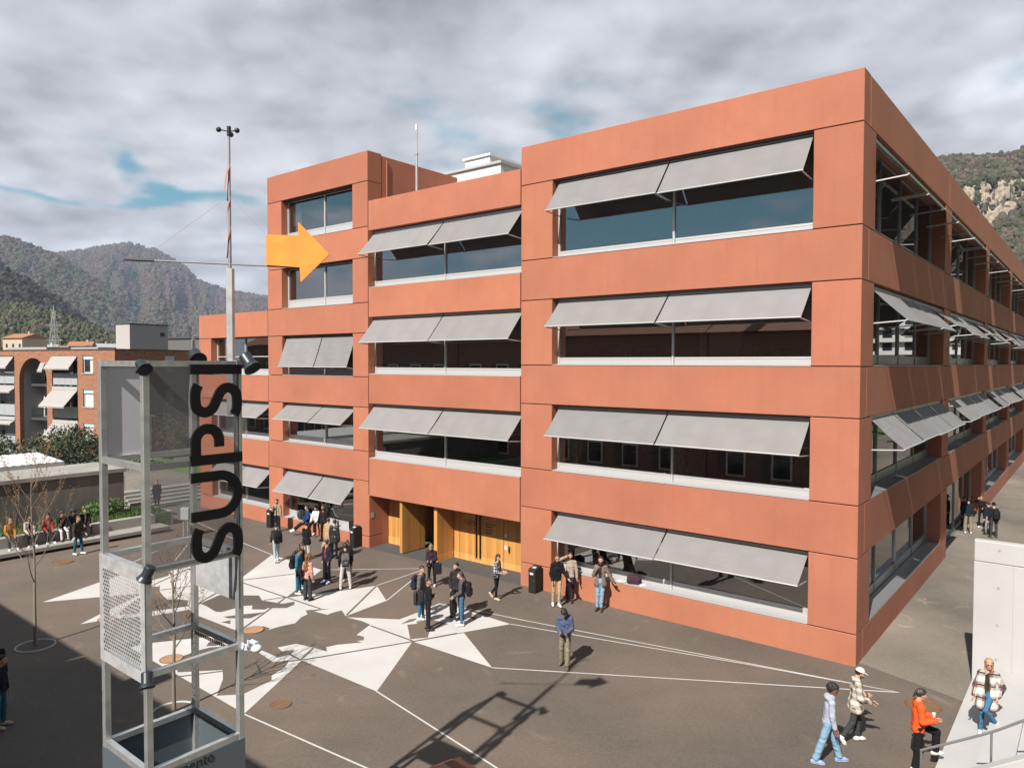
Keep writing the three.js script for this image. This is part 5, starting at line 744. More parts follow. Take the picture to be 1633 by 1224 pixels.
// ---------- people ----------
const skinTone = { fair: [0.42, 0.235, 0.16], tan: [0.32, 0.17, 0.11], brown: [0.16, 0.082, 0.05] };
const hairTone = { black: [0.012, 0.010, 0.009], dark: [0.026, 0.017, 0.012], brown: [0.065, 0.036, 0.02], auburn: [0.16, 0.062, 0.018], blond: [0.33, 0.21, 0.10], fair: [0.16, 0.10, 0.055] };
function tinted(g, f) { const n = clean(g), p = n.attributes.position, c = new Float32Array(p.count * 3); for (let i = 0; i < p.count; i++) { const q = f(p.getX(i), p.getY(i), p.getZ(i)); c[3 * i] = q[0]; c[3 * i + 1] = q[1]; c[3 * i + 2] = q[2]; } n.setAttribute('color', new THREE.BufferAttribute(c, 3)); return n; }
// head: chin at y = 0, crown at 0.23, face to +z, origin at the base of the skull's axis
const ell = (x, y, z, cx, cy, cz, rx, ry, rz) => (Math.hypot((x - cx) / rx, (y - cy) / ry, (z - cz) / rz) - 1) * Math.min(rx, ry, rz);
function headField(x, y, z) {
  const ax = Math.abs(x); let d = ell(x, y, z, 0, 0.140, -0.012, 0.074, 0.090, 0.094);
  d = smin(d, ell(x, y, z, 0, 0.075, 0.022, 0.056, 0.078, 0.066), 0.04); d = smin(d, ell(x, y, z, 0, 0.018, 0.055, 0.028, 0.018, 0.024), 0.03);
  d = smin(d, cap(x, y, z, [0, 0.118, 0.082], [0, 0.080, 0.103], 0.009, 0.014), 0.014); d = smin(d, cap(ax, y, z, [0, 0.073, 0.092], [0.014, 0.072, 0.088], 0.008, 0.007), 0.01);
  d = smin(d, cap(ax, y, z, [0.012, 0.126, 0.078], [0.044, 0.124, 0.062], 0.009, 0.007), 0.016); d = smin(d, cap(ax, y, z, [0.038, 0.086, 0.052], [0.05, 0.09, 0.03], 0.018, 0.014), 0.03);
  d = -smin(-d, ell(ax, y, z, 0.031, 0.111, 0.090, 0.016, 0.010, 0.016), 0.012);
  d = smin(d, ell(ax, y, z, 0.031, 0.110, 0.068, 0.0125, 0.0125, 0.0125), 0.004);
  d = smin(d, cap(x, y, z, [-0.016, 0.049, 0.084], [0.016, 0.049, 0.084], 0.007, 0.007), 0.008); d = smin(d, cap(x, y, z, [-0.012, 0.040, 0.082], [0.012, 0.040, 0.082], 0.0075, 0.0075), 0.006);
  d = smin(d, ell(ax, y, z, 0.076, 0.100, -0.008, 0.010, 0.030, 0.018), 0.008);
  return smin(d, cap(x, y, z, [0, 0.06, -0.02], [0, -0.06, -0.032], 0.052, 0.056), 0.02);
}
const headGeo = clean(surface(headField, [-0.1, -0.1, -0.125], [0.1, 0.25, 0.135], 0.0085));
const headColor = (sk, hair, beard) => (x, y, z) => {
  const ax = Math.abs(x); if (z > 0.06 && Math.hypot((ax - 0.031) / 0.013, (y - 0.110) / 0.007) < 1) return ax < 0.036 && ax > 0.026 ? [0.02, 0.014, 0.01] : [0.5, 0.46, 0.43];
  if (z > 0.05 && ax > 0.012 && ax < 0.05 && Math.abs(y - 0.131 + ax * 0.06) < 0.006) return hair.map((v) => v * 0.9 + 0.02);
  if (z > 0.075 && ax < 0.022 && Math.abs(y - 0.045) < 0.009) return [sk[0] * 0.85, sk[1] * 0.55, sk[2] * 0.55];
  if (beard && z > 0.0 && y < 0.066 && y > -0.02 && !(ax < 0.02 && y > 0.036)) return sk.map((v, i) => v * 0.25 + hair[i] * 0.75);
  if (ax > 0.04 && z > 0.03 && y > 0.06 && y < 0.1) return [sk[0] * 1.02, sk[1] * 0.9, sk[2] * 0.88]; return sk;
};
// right hand: wrist at the origin, fingers along -y, palm to -x, thumb to +z
function handField(curl) {
  const cp = [], F = [[0.034, 0.080, 0.070, 0.0088], [0.012, 0.086, 0.078, 0.0092], [-0.010, 0.083, 0.073, 0.0088], [-0.031, 0.076, 0.058, 0.0078]];
  for (const [z, y0, L, r] of F) { let p = [-0.002, -y0, z], a = 0.12 + curl * 0.35; for (const k of [0.45, 0.32, 0.24]) { const q = [p[0] - Math.sin(a) * L * k, p[1] - Math.cos(a) * L * k, p[2] + (z > 0 ? 0.0015 : -0.0015)]; cp.push([p, q, r * (1.05 - (1 - k) * 0.12), r * 0.9]); p = q; a += 0.22 + curl * 0.95; } }
  cp.push([[0, -0.025, 0.030], [-0.014, -0.058, 0.052], 0.0135, 0.011], [[-0.014, -0.058, 0.052], [-0.026 - curl * 0.01, -0.088, 0.052 - curl * 0.02], 0.0105, 0.0085]);
  return (x, y, z) => { let d = 9; for (const [zz, y0] of F) d = smin(d, cap(x, y, z, [0.001, -0.012, zz * 0.55], [-0.001, -y0, zz], 0.0145, 0.0115), 0.012); d = smin(d, cap(x, y, z, [0, 0.03, 0], [0, -0.012, 0], 0.024, 0.024), 0.02); for (const [a, b, ra, rb] of cp) d = smin(d, cap(x, y, z, a, b, ra, rb), 0.004); return d; };
}
const handGeo = [0.25, 0.95].map((c) => clean(surface(handField(c), [-0.085, -0.185, -0.06], [0.04, 0.06, 0.075], 0.0062)));
const mir = (g) => { const n = g.clone(), p = n.attributes.position, q = n.attributes.normal; for (let i = 0; i < p.count; i++) { p.setX(i, -p.getX(i)); q.setX(i, -q.getX(i)); } for (let i = 0; i < p.count; i += 3) for (const a of [p, q]) { const t = [a.getX(i + 1), a.getY(i + 1), a.getZ(i + 1)]; a.setXYZ(i + 1, a.getX(i + 2), a.getY(i + 2), a.getZ(i + 2)); a.setXYZ(i + 2, ...t); } return n; };
const handGeoL = handGeo.map(mir);
const bodyMat = new THREE.MeshStandardMaterial({ vertexColors: true, roughness: 0.6 });
const weave = gtex(256, 256, (u, v) => pfbm(u, v, 6, 9, 4), 0.5, 0.5);
const clothCache = {};
const cloth = (r, g, b, rough = 0.88) => clothCache[[r, g, b]] ??= new THREE.MeshPhysicalMaterial({ color: col(r * 0.76, g * 0.76, b * 0.76), roughness: rough, specularIntensity: 0.35, bumpMap: weave, bumpScale: 0.02 });
const plaid = (A, B, C, size) => new THREE.MeshStandardMaterial({ roughness: 0.9, map: ctex(128, 128, (u, v) => { const a = u < 0.5, b = v < 0.5; const c = a && b ? B : a || b ? [0, 1, 2].map((i) => (A[i] + B[i]) / 2) : A; return C && (Math.abs(u - 0.25) < 0.05 || Math.abs(v - 0.25) < 0.06) ? C : c; }, size, size) });
const PL = { tan: plaid([0.47, 0.42, 0.365], [0.095, 0.062, 0.04], null, 0.17), coat: plaid([0.50, 0.47, 0.44], [0.15, 0.075, 0.05], [0.035, 0.026, 0.04], 0.27), bw: plaid([0.38, 0.38, 0.39], [0.008, 0.008, 0.009], null, 0.10), stripes: new THREE.MeshStandardMaterial({ roughness: 0.9, map: ctex(64, 8, (u) => (u * 3 % 1 < 0.3 ? [0.10, 0.10, 0.11] : [0.45, 0.44, 0.43]), 0.12, 0.12) }) };
const C = { black: cloth(0.011, 0.010, 0.011), soft: cloth(0.017, 0.015, 0.017), navy: cloth(0.018, 0.02, 0.04), white: cloth(0.66, 0.65, 0.64), cream: cloth(0.50, 0.44, 0.36), beige: cloth(0.36, 0.26, 0.165), khaki: cloth(0.26, 0.225, 0.155), sand: cloth(0.42, 0.30, 0.175), oat: cloth(0.36, 0.29, 0.235), blazer: cloth(0.19, 0.13, 0.105), bluegrey: cloth(0.085, 0.105, 0.18), grey: cloth(0.13, 0.125, 0.125), dkgrey: cloth(0.05, 0.05, 0.053), jean: cloth(0.055, 0.155, 0.27), ljean: cloth(0.22, 0.36, 0.48), pjean: cloth(0.33, 0.42, 0.48), dkjean: cloth(0.018, 0.022, 0.04), teal: cloth(0.03, 0.165, 0.235), tealjean: cloth(0.02, 0.125, 0.19), olive: cloth(0.055, 0.05, 0.032), mustard: cloth(0.52, 0.235, 0.028), pink: cloth(0.56, 0.30, 0.245), palepink: cloth(0.58, 0.46, 0.44), red: cloth(0.42, 0.03, 0.03), plum: cloth(0.042, 0.018, 0.032), orange: cloth(0.76, 0.10, 0.022), lilac: cloth(0.40, 0.42, 0.52), royal: cloth(0.02, 0.05, 0.17), purplegrey: cloth(0.10, 0.08, 0.095), charcoal: cloth(0.028, 0.026, 0.026), leather: new THREE.MeshStandardMaterial({ color: col(0.014, 0.013, 0.013), roughness: 0.4 }), dkblue: cloth(0.012, 0.016, 0.028) };
const shoeM = { white: std(0.52, 0.505, 0.49, 0.6), black: std(0.015, 0.014, 0.014, 0.5), brown: std(0.06, 0.035, 0.022, 0.55), beige: std(0.38, 0.30, 0.21, 0.7), lilac: std(0.36, 0.36, 0.60, 0.6), blue: std(0.20, 0.27, 0.46, 0.5), olive: std(0.10, 0.095, 0.05, 0.7) };
const add3 = (a, b, k = 1) => [a[0] + b[0] * k, a[1] + b[1] * k, a[2] + b[2] * k], nrm = (a) => { const L = Math.hypot(...a); return [a[0] / L, a[1] / L, a[2] / L]; };
const POSE = { // limb directions as [outwards, up, forwards]
  stand: { aL: [[0.16, -1, 0.02], [0.05, -1, 0.16]], aR: [[0.16, -1, 0.02], [0.05, -1, 0.16]], lL: [[0.06, -1, 0.03], [0.03, -1, -0.03]], lR: [[0.06, -1, 0.01], [0.03, -1, -0.03]] },
  walk: { aL: [[0.14, -1, 0.28], [0.02, -1, 0.45]], aR: [[0.14, -1, -0.30], [0.06, -1, 0.05]], lL: [[0.02, -1, -0.22], [0.01, -1, -0.52]], lR: [[0.02, -1, 0.34], [0.01, -1, 0.08]] },
  phone: { aL: [[0.16, -1, 0.08], [-0.42, -0.12, 0.85]], aR: [[0.16, -1, 0.08], [-0.42, -0.12, 0.85]], pitch: 32, grip: 1 },
  pockets: { aL: [[0.34, -1, -0.16], [-0.30, -1, 0.34]], aR: [[0.34, -1, -0.16], [-0.30, -1, 0.34]] },
  shield: { aR: [[0.85, 0.25, 0.45], [-0.95, 0.52, 0.25]] }, mouth: { aR: [[0.20, -0.95, 0.30], [-0.42, 0.82, 0.42]], grip: 1 },
  cross: { aL: [[0.18, -1, 0.10], [-0.85, 0.05, 0.50]], aR: [[0.18, -1, 0.10], [-0.85, 0.10, 0.55]] },
  sit: { aL: [[0.14, -0.9, 0.35], [-0.25, -0.55, 0.8]], aR: [[0.14, -0.9, 0.35], [-0.25, -0.55, 0.8]], lL: [[0.12, -0.12, 1], [0.02, -1, 0.06]], lR: [[0.12, -0.12, 1], [0.02, -1, 0.06]] },
};
function person(o) {
  const s = (o.h ?? 1.72) / 1.72, po = { ...POSE.stand, ...(POSE[o.pose] ?? {}), ...(o.limbs ?? {}) }, t = thing('person', o.label, 'person', [o.at[0], o.y ?? 0, o.at[1]], R(o.turn));
  const lean = R(o.lean ?? 2), side = R(o.side ?? 0), slim = o.slim ?? 1, J = {};
  // legs first, to learn how high the hips stand
  const legs = {}; for (const [k, sg] of [['L', 1], ['R', -1]]) { const [a, b] = po['l' + k].map((v) => nrm([v[0] * sg, v[1], v[2]])); legs[k] = { hip: [sg * 0.088, 0, 0], knee: null, ank: null, a, b }; legs[k].knee = add3(legs[k].hip, a, 0.435); legs[k].ank = add3(legs[k].knee, b, 0.415); }
  let hipY = o.seat !== undefined ? o.seat / s + 0.10 : -Math.min(legs.L.ank[1] - (legs.L.b[2] < -0.35 ? 0.06 : 0), legs.R.ank[1] - (legs.R.b[2] < -0.35 ? 0.06 : 0)) + 0.085;
  if (o.hip) hipY += o.hip;
  for (const k of 'LR') for (const q of ['hip', 'knee', 'ank']) legs[k][q] = [legs[k][q][0], legs[k][q][1] + hipY, legs[k][q][2]];
  const up = nrm([Math.sin(side), Math.cos(lean) * Math.cos(side), Math.sin(lean)]), fw = nrm([0, -Math.sin(lean), Math.cos(lean)]), rt = [1, 0, 0];
  const P = [0, hipY + 0.02, 0], chest = add3(P, up, 0.30), neck = add3(P, up, 0.505), tw = R(o.twist ?? 0), sx = [Math.cos(tw), 0, -Math.sin(tw)], sz = [Math.sin(tw), 0, Math.cos(tw)];
  const sh = {}, arms = {}; for (const [k, sg] of [['L', 1], ['R', -1]]) {
    sh[k] = add3(add3(neck, up, -0.065), sx, sg * 0.160 * (o.fem ? 0.92 : 1)); const dir = (v) => { const q = [0, 0, 0]; for (let i = 0; i < 3; i++) q[i] = sx[i] * v[0] * sg + up[i] * v[1] + (sz[i] * 0.5 + fw[i] * 0.5) * v[2]; return nrm(q); };
    const [a, b] = po['a' + k].map(dir); arms[k] = { sh: sh[k], el: add3(sh[k], a, 0.285), a, b }; arms[k].wr = add3(arms[k].el, b, 0.245);
  }
  const yaw = R((o.look ?? 0) + (o.twist ?? 0)), pitch = R(o.pitch ?? po.pitch ?? 4), hq = new THREE.Quaternion().setFromEuler(new THREE.Euler(pitch + lean * 0.6, yaw, R(o.tilt ?? 0), 'YXZ')), nk = add3(neck, [0, 0.01, 0.01]);
  const headAt = (v) => v.clone().applyQuaternion(hq).add(V(...nk)).add(V(0, 0.048, 0.012).applyQuaternion(hq));
  const S = (g) => { g.scale(s, s, s); return g; };
  const sk = skinTone[o.skin ?? 'fair'], ht = hairTone[o.hair ?? 'dark'];
  // --- body: one continuous skin
  const bones = [[[-0.05, P[1] - 0.02, 0], [0.05, P[1] - 0.02, 0], 0.078, 0.078], [add3(P, sx, -0.035), add3(chest, sx, -0.045), 0.064, 0.068], [add3(P, sx, 0.035), add3(chest, sx, 0.045), 0.064, 0.068], [chest, neck, 0.075, 0.045], [neck, add3(neck, up, 0.07), 0.05, 0.047]];
  for (const k of 'LR') { const A = arms[k], L = legs[k]; bones.push([add3(neck, up, -0.05), A.sh, 0.045, 0.036], [A.sh, A.el, 0.034, 0.028], [A.el, A.wr, 0.028, 0.024], [L.hip, L.knee, 0.056, 0.037], [L.knee, add3(L.knee, L.b, 0.13), 0.036, 0.034], [add3(L.knee, L.b, 0.13), L.ank, 0.034, 0.028]); }
  const field = (list, k) => (x, y, z) => { let d = 9; for (const b of list) d = smin(d, cap(x, y, z, b[0], b[1], b[2], b[3]), k); return d; };
  const bounds = (list, m) => { const lo = [9, 9, 9], hi = [-9, -9, -9]; for (const b of list) for (const e of [0, 1]) for (let i = 0; i < 3; i++) { lo[i] = Math.min(lo[i], b[e][i] - b[2 + e] - m); hi[i] = Math.max(hi[i], b[e][i] + b[2 + e] + m); } return [lo, hi]; };
  const cell = o.near ? 0.016 : 0.023, parts = [tinted(surface(field(bones, 0.03), ...bounds(bones, 0.05), 0.027), () => sk)];
  const hd = headGeo.clone(); { const p = hd.attributes.position, n = hd.attributes.normal, v = V(0, 0, 0); const c = tinted(hd, headColor(sk, ht, o.beard)); for (let i = 0; i < p.count; i++) { v.set(p.getX(i), p.getY(i), p.getZ(i)); const w = headAt(v); p.setXYZ(i, w.x, w.y, w.z); v.set(n.getX(i), n.getY(i), n.getZ(i)).applyQuaternion(hq); n.setXYZ(i, v.x, v.y, v.z); } parts.push(c); }
  const hands = {};
  for (const k of 'LR') { const A = arms[k], sg = k === 'L' ? 1 : -1, g = (k === 'R' ? handGeo : handGeoL)[(o['grip' + k] ?? po.grip) ? 1 : 0].clone(), Y = V(...A.b).negate(), Xr = V(sg, 0, 0).addScaledVector(Y, -sg * Y.x).normalize().multiplyScalar(sg); if (Math.abs(Y.x) > 0.9) Xr.set(0, 0, 1).addScaledVector(Y, -Y.z).normalize(); const Z = Xr.clone().cross(Y).normalize(), m = new THREE.Matrix4().makeBasis(Xr, Y, Z).setPosition(...A.wr); g.applyMatrix4(m); parts.push(tinted(g, () => sk)); hands[k] = add3(A.wr, A.b, 0.085); }
  part('body', S(merge(parts)), bodyMat, t);
  // --- clothes
  const jit = o.at[0] * 3.1 + o.at[1] * 1.7, crease = (x, y, z, a) => (vn(x * 9 + y * 4 + jit, y * 7 - x * 3, z * 9) - 0.5) * a * 0.75 + (vn(x * 24 + y * 9, y * 13 + jit, z * 24) - 0.5) * a * 0.45;
  const grow = (list, d) => list.map((b) => [b[0], b[1], b[2] + d, b[3] + d]);
  if (o.top) {
    const th = (o.puff ?? 0.022) * 0.62, hem = o.hem ?? 0.0, fm = o.fem ? 0.93 : 1, list = [[add3(P, sx, -0.050), add3(chest, sx, -0.062 * fm), 0.084 * slim, 0.088 * slim * fm], [add3(P, sx, 0.050), add3(chest, sx, 0.062 * fm), 0.084 * slim, 0.088 * slim * fm], [chest, add3(neck, up, -0.03), 0.095, 0.056]];
    list.push([[-0.052, P[1] - 0.05 - hem * 0.3, 0], [0.052, P[1] - 0.05 - hem * 0.3, 0], 0.096, 0.096]);
    if (hem > 0.06) for (const q of [-1, 1]) list.push([[q * 0.06, P[1], 0], [q * 0.085, P[1] - hem, 0.0], 0.11, 0.125]);
    for (const k of 'LR') { const A = arms[k], f = o.sleeve ?? 1; list.push([add3(neck, up, -0.055), A.sh, 0.056, 0.053], [A.sh, A.el, 0.050, 0.043]); if (f > 0.5) list.push([A.el, add3(A.el, A.b, 0.235 * Math.min(1, f)), 0.043, 0.036]); }
    if (o.hood) list.push([add3(add3(neck, fw, -0.075), sx, -0.05), add3(add3(neck, fw, -0.075), sx, 0.05), 0.045, 0.045], [add3(neck, up, 0.02), add3(neck, fw, -0.07), 0.055, 0.05]); else if (o.collar) list.push([add3(neck, up, 0.035), add3(neck, up, -0.01), 0.047, 0.06]);
    const G = grow(list, th), F0 = field(G, 0.028), base = P[1] - 0.085 - hem, gap = o.open, nkTop = neck[1] + (o.hood ? 0.09 : o.collar ? 0.06 : 0.025);
    const F = (x, y, z) => { let d = F0(x, y, z) + crease(x, y, z, 0.020); d = Math.max(d, base - y - (Math.abs(x) > 0.26 ? 9 : 0) * 0); d = Math.max(d, Math.min(y - nkTop, 9) - (Math.hypot(x - neck[0], z - neck[2]) > 0.17 ? 9 : 0)); if (gap && z > neck[2] + 0.02 - (neck[1] - y) * 0.1) d = Math.max(d, gap * (0.6 + 0.4 * (neck[1] - y)) - Math.abs(x - 0.0)); return d; };
    // sleeves hang below the hem line, so the hem cuts the trunk only
    const arm = grow(list.filter((b) => 'LR'.split('').some((k) => b[0] === arms[k].sh || b[0] === arms[k].el)), th), FA = field(arm, 0.03);
    part(o.topName ?? 'jacket', S(surface((x, y, z) => smin(F(x, y, z), FA(x, y, z) + crease(x, y, z, 0.020), 0.012), ...bounds(G, 0.05), cell)), o.top, t);
    if (gap) { const L2 = grow(list.slice(0, 3), th * 0.2 - 0.004); part('shirt', S(surface((x, y, z) => Math.max(field(L2, 0.05)(x, y, z), P[1] - 0.08 - y, y - neck[1] - 0.01), ...bounds(L2, 0.04), cell)), o.inner ?? C.white, t); }
  }
  if (o.legs !== false) {
    const w = o.wide ?? 0, list = [[[-0.055, P[1] - 0.03, 0], [0.055, P[1] - 0.03, 0], 0.098, 0.098], [[-0.045, P[1] + 0.05, 0], [0.045, P[1] + 0.05, 0], 0.086, 0.086]];
    for (const k of 'LR') { const L = legs[k], e = add3(L.knee, L.b, 0.415 * (o.crop ?? 0.97)); list.push([L.hip, L.knee, 0.082 + w * 0.3, 0.060 + w * 0.8], [L.knee, e, 0.060 + w * 0.8, 0.050 + w * 1.3]); }
    const F0 = field(list, 0.022); part(o.legName ?? 'trousers', S(surface((x, y, z) => { let d = F0(x, y, z) + crease(x, y, z, o.tight ? 0.006 : 0.016) + (o.tight ? 0.006 : 0); for (const k of 'LR') { const L = legs[k], e = add3(L.knee, L.b, 0.415 * (o.crop ?? 0.97)), q = (x - e[0]) * L.b[0] + (y - e[1]) * L.b[1] + (z - e[2]) * L.b[2]; if (q > -0.05 && Math.hypot(x - e[0], y - e[1], z - e[2]) < 0.16) d = Math.max(d, q); } return d; }, ...bounds(list, 0.04), cell)), o.bottom, t);
  }
  for (const k of 'LR') { // shoes: a rounded last on a flat sole, toe along the foot
    const L = legs[k], sg = k === 'L' ? 1 : -1, q = R((o.feet?.[k] ?? 10) * sg), tilt = L.b[2] < -0.35 && o.seat === undefined ? -0.9 : (o.toe?.[k] ?? 0), D = nrm([Math.sin(q) * Math.cos(tilt), Math.sin(tilt), Math.cos(q) * Math.cos(tilt)]), N = nrm([-D[0] * D[1], 1 - D[1] * D[1], -D[2] * D[1]]), a = add3(L.ank, N, -0.035);
    const heel = add3(a, D, -0.055), ball = add3(a, D, 0.115), tip = add3(add3(a, D, 0.165), N, -0.008), list = [[heel, ball, 0.042, 0.043], [ball, tip, 0.042, 0.033], [a, add3(L.ank, N, 0.025), 0.044, 0.043], [add3(a, N, 0.02), ball, 0.042, 0.036]];
    const F = (x, y, z) => { let d = 9; for (const b of list) d = smin(d, cap(x, y, z, b[0], b[1], b[2], b[3]), 0.02); return Math.max(d, -((x - L.ank[0]) * N[0] + (y - L.ank[1]) * N[1] + (z - L.ank[2]) * N[2]) - 0.078); };
    const sh_ = part('shoe', S(surface(F, ...bounds(list, 0.03), o.near ? 0.010 : 0.014)), shoeM[o.shoes ?? 'white'], t); if (o.sole) part('shoe_sole', S(surface((x, y, z) => { const h = (x - L.ank[0]) * N[0] + (y - L.ank[1]) * N[1] + (z - L.ank[2]) * N[2]; return Math.max(F(x, y, z) - 0.005, h + 0.058, -h - 0.085); }, ...bounds(list, 0.04), 0.01)), shoeM.white, sh_);
  }
  // --- hair
  const hs = o.style ?? 'short', toWorld = (g) => { const p = g.attributes.position, n = g.attributes.normal, v = V(0, 0, 0); for (let i = 0; i < p.count; i++) { v.set(p.getX(i), p.getY(i), p.getZ(i)); const w = headAt(v); p.setXYZ(i, w.x, w.y, w.z); v.set(n.getX(i), n.getY(i), n.getZ(i)).applyQuaternion(hq); n.setXYZ(i, v.x, v.y, v.z); } return S(g); };
  const th = { short: 0.010, crop: 0.005, full: 0.020, curly: 0.034, afro: 0.075, long: 0.016, curlylong: 0.04, bun: 0.012, tail: 0.012, cap: 0.006 }[hs];
  const hairF = (x, y, z) => {
    let d = ell(x, y, z, 0, 0.140, -0.014, 0.074 + th, 0.090 + th, 0.094 + th); if (hs === 'afro') d = ell(x, y, z, 0, 0.165, -0.02, 0.14, 0.135, 0.135);
    const face = Math.max(z - 0.035 - (y - 0.135) * 0.55, 0.155 - y - (hs === 'afro' ? 0.01 : 0) - Math.max(0, -z) * 0), line = z > -0.02 ? Math.max(0.172 - y - Math.max(0, 0.055 - z) * 0.95, -9) : 0.045 - y + (hs === 'crop' ? 0.02 : 0); d = Math.max(d, line);
    if (hs === 'bun') d = smin(d, ell(x, y, z, 0, 0.215, -0.075, 0.042, 0.042, 0.042), 0.02); if (hs === 'tail') d = smin(d, cap(x, y, z, [0, 0.17, -0.10], [0, 0.03, -0.15], 0.030, 0.018), 0.03);
    if (hs === 'long' || hs === 'curlylong') { const w = hs === 'long' ? 1 : 1.9, L = hs === 'long' ? -0.24 : -0.30; for (const q of [-1, 1]) d = smin(d, cap(x, y, z, [q * 0.058, 0.13, -0.03], [q * 0.075 * (w * 0.6 + 0.4), L * 0.7, -0.035], 0.030, 0.026 * w), 0.03); d = smin(d, cap(x, y, z, [0, 0.12, -0.07], [0, L, -0.09], 0.06, 0.05 * w), 0.04); }
    return d + (vn(x * 60 + jit, y * 40, z * 60) - 0.5) * (hs.startsWith('curly') || hs === 'afro' ? 0.03 : 0.008) + (vn(x * 26 + jit, y * 22, z * 26) - 0.5) * (hs === 'curlylong' ? 0.045 : 0.008);
  };
  if (hs !== 'bald') part('hair', toWorld(surface(hairF, [-0.22, -0.42, -0.24], [0.22, 0.34, 0.16], o.near ? 0.010 : 0.013)), new THREE.MeshStandardMaterial({ color: col(...ht), roughness: 0.55 }), t);
  if (o.cap) { const g = surface((x, y, z) => { let d = Math.max(ell(x, y, z, 0, 0.150, -0.012, 0.086, 0.098, 0.108), 0.150 - y); const b = Math.max(ell(x, y, z, 0, 0.158 - Math.max(0, z - 0.09) * 0.25, 0.10, 0.075, 0.008, 0.095), 0.04 - z); return smin(d, b, 0.008); }, [-0.12, 0.1, -0.15], [0.12, 0.28, 0.22], 0.009); part('cap', toWorld(g), o.cap, t); }
  if (o.glasses) { const g = [-1, 1].map((q) => { const e = new THREE.SphereGeometry(0.02, 12, 8); e.scale(1, 0.75, 0.35); e.translate(q * 0.03, 0.112, 0.094); return clean(e); }); g.push(rod([-0.07, 0.114, 0.06], [0.07, 0.114, 0.06], 0.001), rod([-0.012, 0.115, 0.098], [0.012, 0.115, 0.098], 0.003), rod([-0.05, 0.115, 0.088], [-0.076, 0.113, 0.01], 0.003), rod([0.05, 0.115, 0.088], [0.076, 0.113, 0.01], 0.003)); part('sunglasses', toWorld(merge(g)), M.black, t); }
  if (o.scarf) { const g = new THREE.TorusGeometry(0.075, 0.035, 10, 24); g.rotateX(Math.PI / 2); g.scale(1, 1.2, 0.95); g.translate(neck[0], neck[1] + 0.03, neck[2] + 0.015); part('scarf', S(clean(g)), o.scarf, t); }
  t.updateMatrixWorld(true); const out = (p) => V(...p).multiplyScalar(s).applyMatrix4(t.matrixWorld);
  const rootTurn = R(o.turn);
  if (o.pack) { const b = out(add3(add3(neck, up, -0.50), fw, -0.205 - (o.puff ?? 0.022))); bag('backpack', o.packLabel, [b.x, b.y, b.z], rootTurn, [0.30, 0.45, 0.18], o.pack, { category: 'backpack', pocket: o.packPocket }); }
  return { t, hand: (k) => out(hands[k]), turn: rootTurn, at: out };
}
function phoneIn(p, k, label) { const h = p.hand(k), t = thing('phone', label, 'phone', [h.x, h.y + 0.015, h.z], p.turn); const g = bevelBox(-0.036, 0.036, -0.004, 0.004, -0.07, 0.07, 0.002); g.rotateX(0.7); part('case', g, M.black, t); const q = box(-0.032, 0.032, 0.004, 0.0055, -0.064, 0.064); q.rotateX(0.7); part('screen', q, M.darkglass, t); return t; }
function cupIn(p, k, label, m) { const h = p.hand(k), t = thing('paper_cup', label, 'cup', [h.x, h.y - 0.02, h.z], p.turn), pr = [[0, 0], [0.027, 0], [0.036, 0.09], [0.033, 0.09], [0.025, 0.004], [0, 0.004]].map((v) => new THREE.Vector2(...v)); part('cup_body', clean(new THREE.LatheGeometry(pr, 18)), m ?? M.white, t); part('lid', xf(rod([0, 0, 0], [0, 0.012, 0], 0.039, 0.036, 18), (g) => g.translate(0, 0.088, 0)), M.white, t); return t; }
// by the right block's wall
person({ label: 'man in black hoodie and beige trousers with sunglasses, nearest the right bin', at: [-9.65, 1.1], turn: 48, h: 1.82, top: C.black, topName: 'hoodie', hood: 1, bottom: C.sand, crop: 0.86, shoes: 'white', hair: 'brown', glasses: 1, look: -4, lean: -1, limbs: { lL: [[-0.10, -1, 0.30], [-0.04, -1, 0.05]], lR: [[0.10, -1, -0.02], [0.02, -1, -0.08]], aR: [[0.2, -1, -0.05], [-0.15, -1, 0.35]], aL: [[0.25, -1, 0.05], [0.35, -0.6, 0.6]] } });
person({ label: 'man in oatmeal sweater shielding his eyes, leaning at the window ledge', at: [-9.55, 0.42], turn: 30, h: 1.77, pose: 'shield', top: C.oat, topName: 'sweater', bottom: C.dkjean, tight: 1, shoes: 'black', hair: 'dark', beard: 1, lean: -5, limbs: { aL: [[0.2, -1, 0.0], [0.05, -1, 0.15]], lL: [[-0.02, -1, 0.12], [-0.08, -1, 0.05]], lR: [[0.04, -1, 0.06], [-0.02, -1, 0.0]] } });
person({ label: 'man in brown blazer and blue jeans, hand at his mouth, leaning on the ledge', at: [-8.22, 0.5], turn: 22, h: 1.86, pose: 'mouth', top: C.blazer, topName: 'blazer', hem: 0.1, open: 0.06, inner: cloth(0.03, 0.018, 0.012), scarf: C.navy, bottom: C.ljean, shoes: 'brown', hair: 'dark', beard: 1, lean: -7, limbs: { aL: [[0.45, -0.9, -0.08], [0.55, -0.85, 0.0]], lL: [[-0.06, -1, 0.12], [-0.06, -1, 0.08]], lR: [[0.0, -1, 0.10], [0.02, -1, 0.05]] } });
{ const p = person({ label: 'bearded man in blue grey hoodie walking and looking down at his phone', at: [-6.42, 5.26], turn: 26, h: 1.76, pose: 'phone', top: C.bluegrey, topName: 'hoodie', hood: 1, bottom: C.khaki, wide: 0.012, shoes: 'olive', hair: 'black', style: 'full', beard: 1, skin: 'tan', lean: 5, pitch: 40, near: 1, limbs: { lL: [[0.0, -1, 0.22], [-0.02, -1, 0.05]], lR: [[0.05, -1, -0.10], [0.03, -1, -0.34]] }, pack: cl.plum, packLabel: 'dark backpack on the back of the man looking at his phone' }); phoneIn(p, 'R', 'black phone held by the bearded man in the blue grey hoodie'); }
